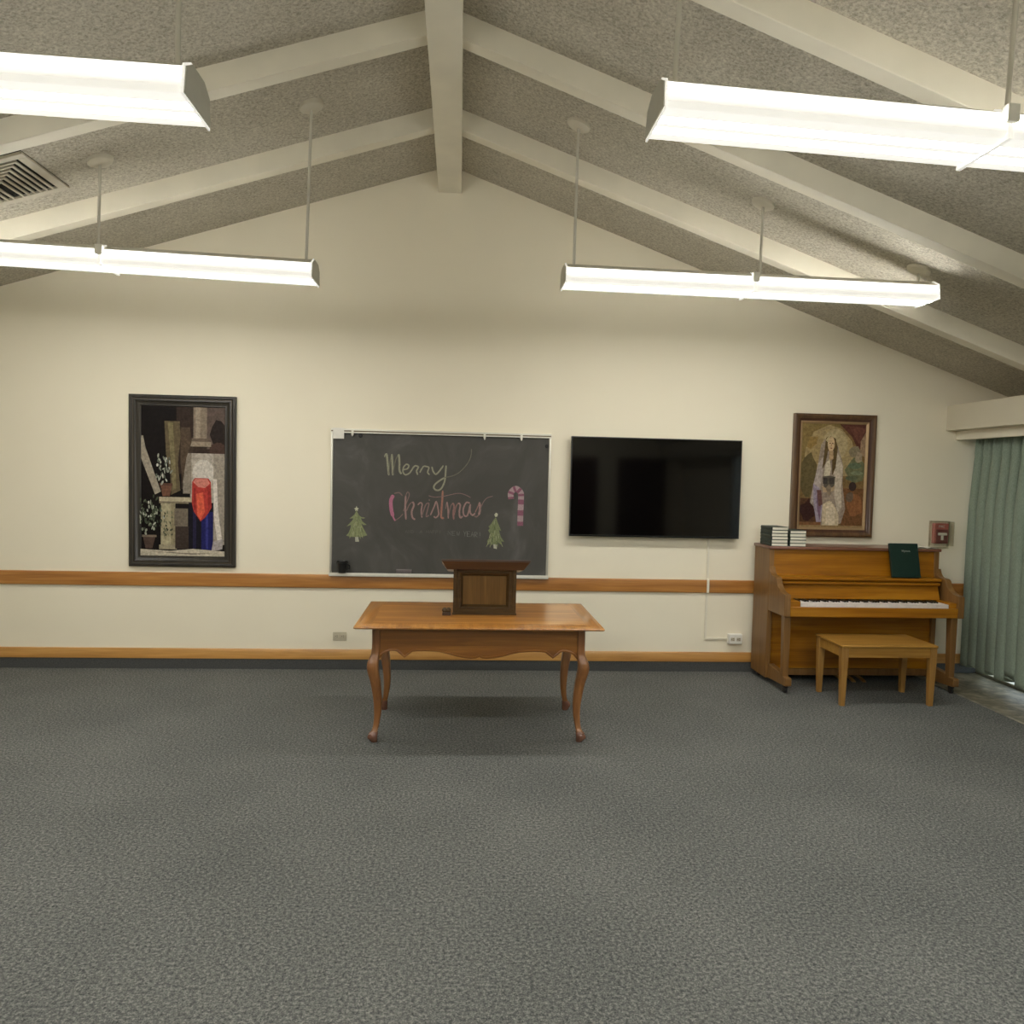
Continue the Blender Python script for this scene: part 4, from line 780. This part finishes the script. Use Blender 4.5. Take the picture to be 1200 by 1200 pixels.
words = ['bottom', 'second from the bottom', 'middle', 'second from the top', 'topmost']
for k in range(5):
    hymnbook(2.740+rr.uniform(-.002, .002), -.258+rr.uniform(-.003, .003), z0+k*.0265, 'green hymnbook, %s in the shorter stack on the piano' % words[k], 'shorter stack of hymnbooks', rr.uniform(-.012, .012))
# large dark green songbook leaning on the music ledge
t = thing('songbook', 'large dark green songbook leaning upright on the piano music ledge', 'book', (3.705, -.43, .9))
bx0, bx1 = (3.585, 3.825)
LN = Matrix.Translation((0, -.4785, .9150)) @ Matrix.Rotation(math.radians(-14.5), 4, 'X')
def leaned(m): m.v = [tuple(LN @ Vector((p[0], p[1], p[2]))) for p in m.v]; return m
bh = .286
m = MB(); m.box(bx0, bx1, 0, .003, 0, bh); m.box(bx0, bx1, .022, .025, 0, bh); m.box(bx0-.004, bx0+.003, .0, .025, 0, bh); leaned(m).build('cover', 'cover_dark', t, bevel=.002)
m = MB(); m.box(bx0+.003, bx1-.004, .003, .022, .004, bh-.004); leaned(m).build('pages', 'pages', t)
letters('Hymns', .026, t, 'lettering', 'title', LN @ Matrix.Translation(((bx0+bx1)/2+.012, -.0006, bh-.072)) @ Matrix.Rotation(math.pi/2, 4, 'X'))
# open leaflet at the end of the lid
t = thing('booklet', 'open white booklet lying on the piano lid beside the songbook', 'booklet', (3.93, -.26, 1.148))
m = MB()
def leaf(sgn, x0, w_, z0, h, mi): 
    n = 10; pts = [(x0+sgn*w_*i/n, z0+h*math.sin(math.pi*min(1, i/n*1.15))**.8*(1-.5*i/n) if 0 < i/n*1.15 < 1 else z0) for i in range(n+1)]
    m.strip(pts, [(u, z+.0015) for u, z in pts], 'Y', -.375, -.20, mi)
leaf(1, 3.935, .085, 1.148, .012, 0); leaf(-1, 3.935, .125, 1.148, .016, 0)
m.build('open_pages', 'paper', t)
m = MB(); m.box(3.825, 4.02, -.377, -.198, 1.1472, 1.1480); m.build('cover', 'ivory', t)

# ------------------------------------------------------------------ curtain
t = thing('curtain', 'long sage green pleated curtain under the cream valance', 'curtain', (4.5, -2.0, .09))
rr = random.Random(21)
m = MB(); N = 720; ya, yb = -.080, -4.2
per = .112; nf = int((ya-yb)/per)+2
ph = [0]; 
for i in range(nf+2): ph.append(ph[-1]+rr.uniform(.82, 1.2))
amp = [rr.uniform(.7, 1.2) for _ in range(nf+4)]
lift = [rr.uniform(-.006, .010) for _ in range(nf+4)]
lift[1] = .045; lift[3] = .05; lift[5] = .065; lift[9] = .03
zs = [2.125, 2.10, 2.06, 2.02, 1.97, 1.90, 1.75, 1.5, 1.2, .9, .6, .35, .2, .12, 0]
rows = []
def fold(s):
    # s in fold units -> index, local phase
    import bisect
    i = bisect.bisect_right(ph, s)-1; i = max(0, min(i, len(ph)-2)); f = (s-ph[i])/(ph[i+1]-ph[i]); return i, f
for zi, z in enumerate(zs):
    row = []
    for k in range(N+1):
        y = ya+(yb-ya)*k/N; s = (ya-y)/per
        i, f = fold(s)
        a = amp[i]*(1-f)+amp[i+1]*f
        h = (2.125-z)/2.03
        w_ = math.cos(2*math.pi*f); sharp = w_+.22*math.cos(4*math.pi*f)
        A = .024+.052*min(1, h*3)
        x = 4.515+A*a*sharp+.006*math.sin(9*s*.31+z*1.3)*h
        if h < .09:  # pinch pleats: narrow tucks
            x += -.014*math.exp(-((f-.5)/.07)**2)+.016*math.exp(-((f-.36)/.05)**2)+.016*math.exp(-((f-.64)/.05)**2)
        yy = y+.036*math.sin(2*math.pi*f)*min(1, h*2)*a
        if k == 0: yy = y
        zz = z
        if zi == len(zs)-1: 
            g = .5-.5*math.cos(2*math.pi*f); l = lift[i]
            zz = .084+l*g+.004*math.sin(3*s)
        elif z < .13: zz = .13+.01*math.sin(2*s)
        row.append((x, yy, zz))
    row = [(4.665+(row[0][0]-4.665)*q/6, ya, row[0][2]) for q in range(6)]+row
    rows.append(row)
N += 6
m.add([p for r in rows for p in r], [(i*(N+1)+k, i*(N+1)+k+1, (i+1)*(N+1)+k+1, (i+1)*(N+1)+k) for i in range(len(zs)-1) for k in range(N)])
m.build('drape', 'curtain', t, smooth=180, solid=.003)
m = MB(); m.tube([(4.50, -.03, 2.135), (4.50, -4.3, 2.135)], .009, 8); m.box(4.46, 4.54, -4.3, -.03, 2.144, 2.150); m.build('curtain_rail', 'alum', t)

# ------------------------------------------------------------------ world, camera
W = bpy.data.worlds.new('daylight'); sc.world = W; W.use_nodes = True
nt = W.node_tree; bg = nt.nodes['Background']
bg.inputs[0].default_value = (.84, .94, 1, 1); bg.inputs[1].default_value = SKY
f, yaw, pitch, roll, ch, cd = 896.7458, 0.069553, -0.049411, 0.023435, 1.691625, 6.526189
cy, sy, cp, sp = math.cos(yaw), math.sin(yaw), math.cos(pitch), math.sin(pitch)
fwd = Vector((sy*cp, cy*cp, sp)); rt = Vector((cy, -sy, 0)); up = rt.cross(fwd)
c_, s_ = math.cos(roll), math.sin(roll)
r2 = rt*c_+up*s_; u2 = up*c_-rt*s_
cam = bpy.data.cameras.new('camera'); co = bpy.data.objects.new('camera', cam); COL.objects.link(co)
cam.sensor_width = 36; cam.lens = f/1200*36; cam.clip_start = .05
co.matrix_world = Matrix(((r2.x, u2.x, -fwd.x, 0), (r2.y, u2.y, -fwd.y, -cd), (r2.z, u2.z, -fwd.z, ch), (0, 0, 0, 1)))
sc.camera = co
for o in bpy.data.objects:
    if '_o' in o: del o['_o']
vs = sc.view_settings
sc.display_settings.display_device = 'sRGB'
vs.view_transform = 'Standard'; vs.look = 'None'; vs.exposure = EXPOSURE; vs.gamma = 1; vs.use_curve_mapping = False
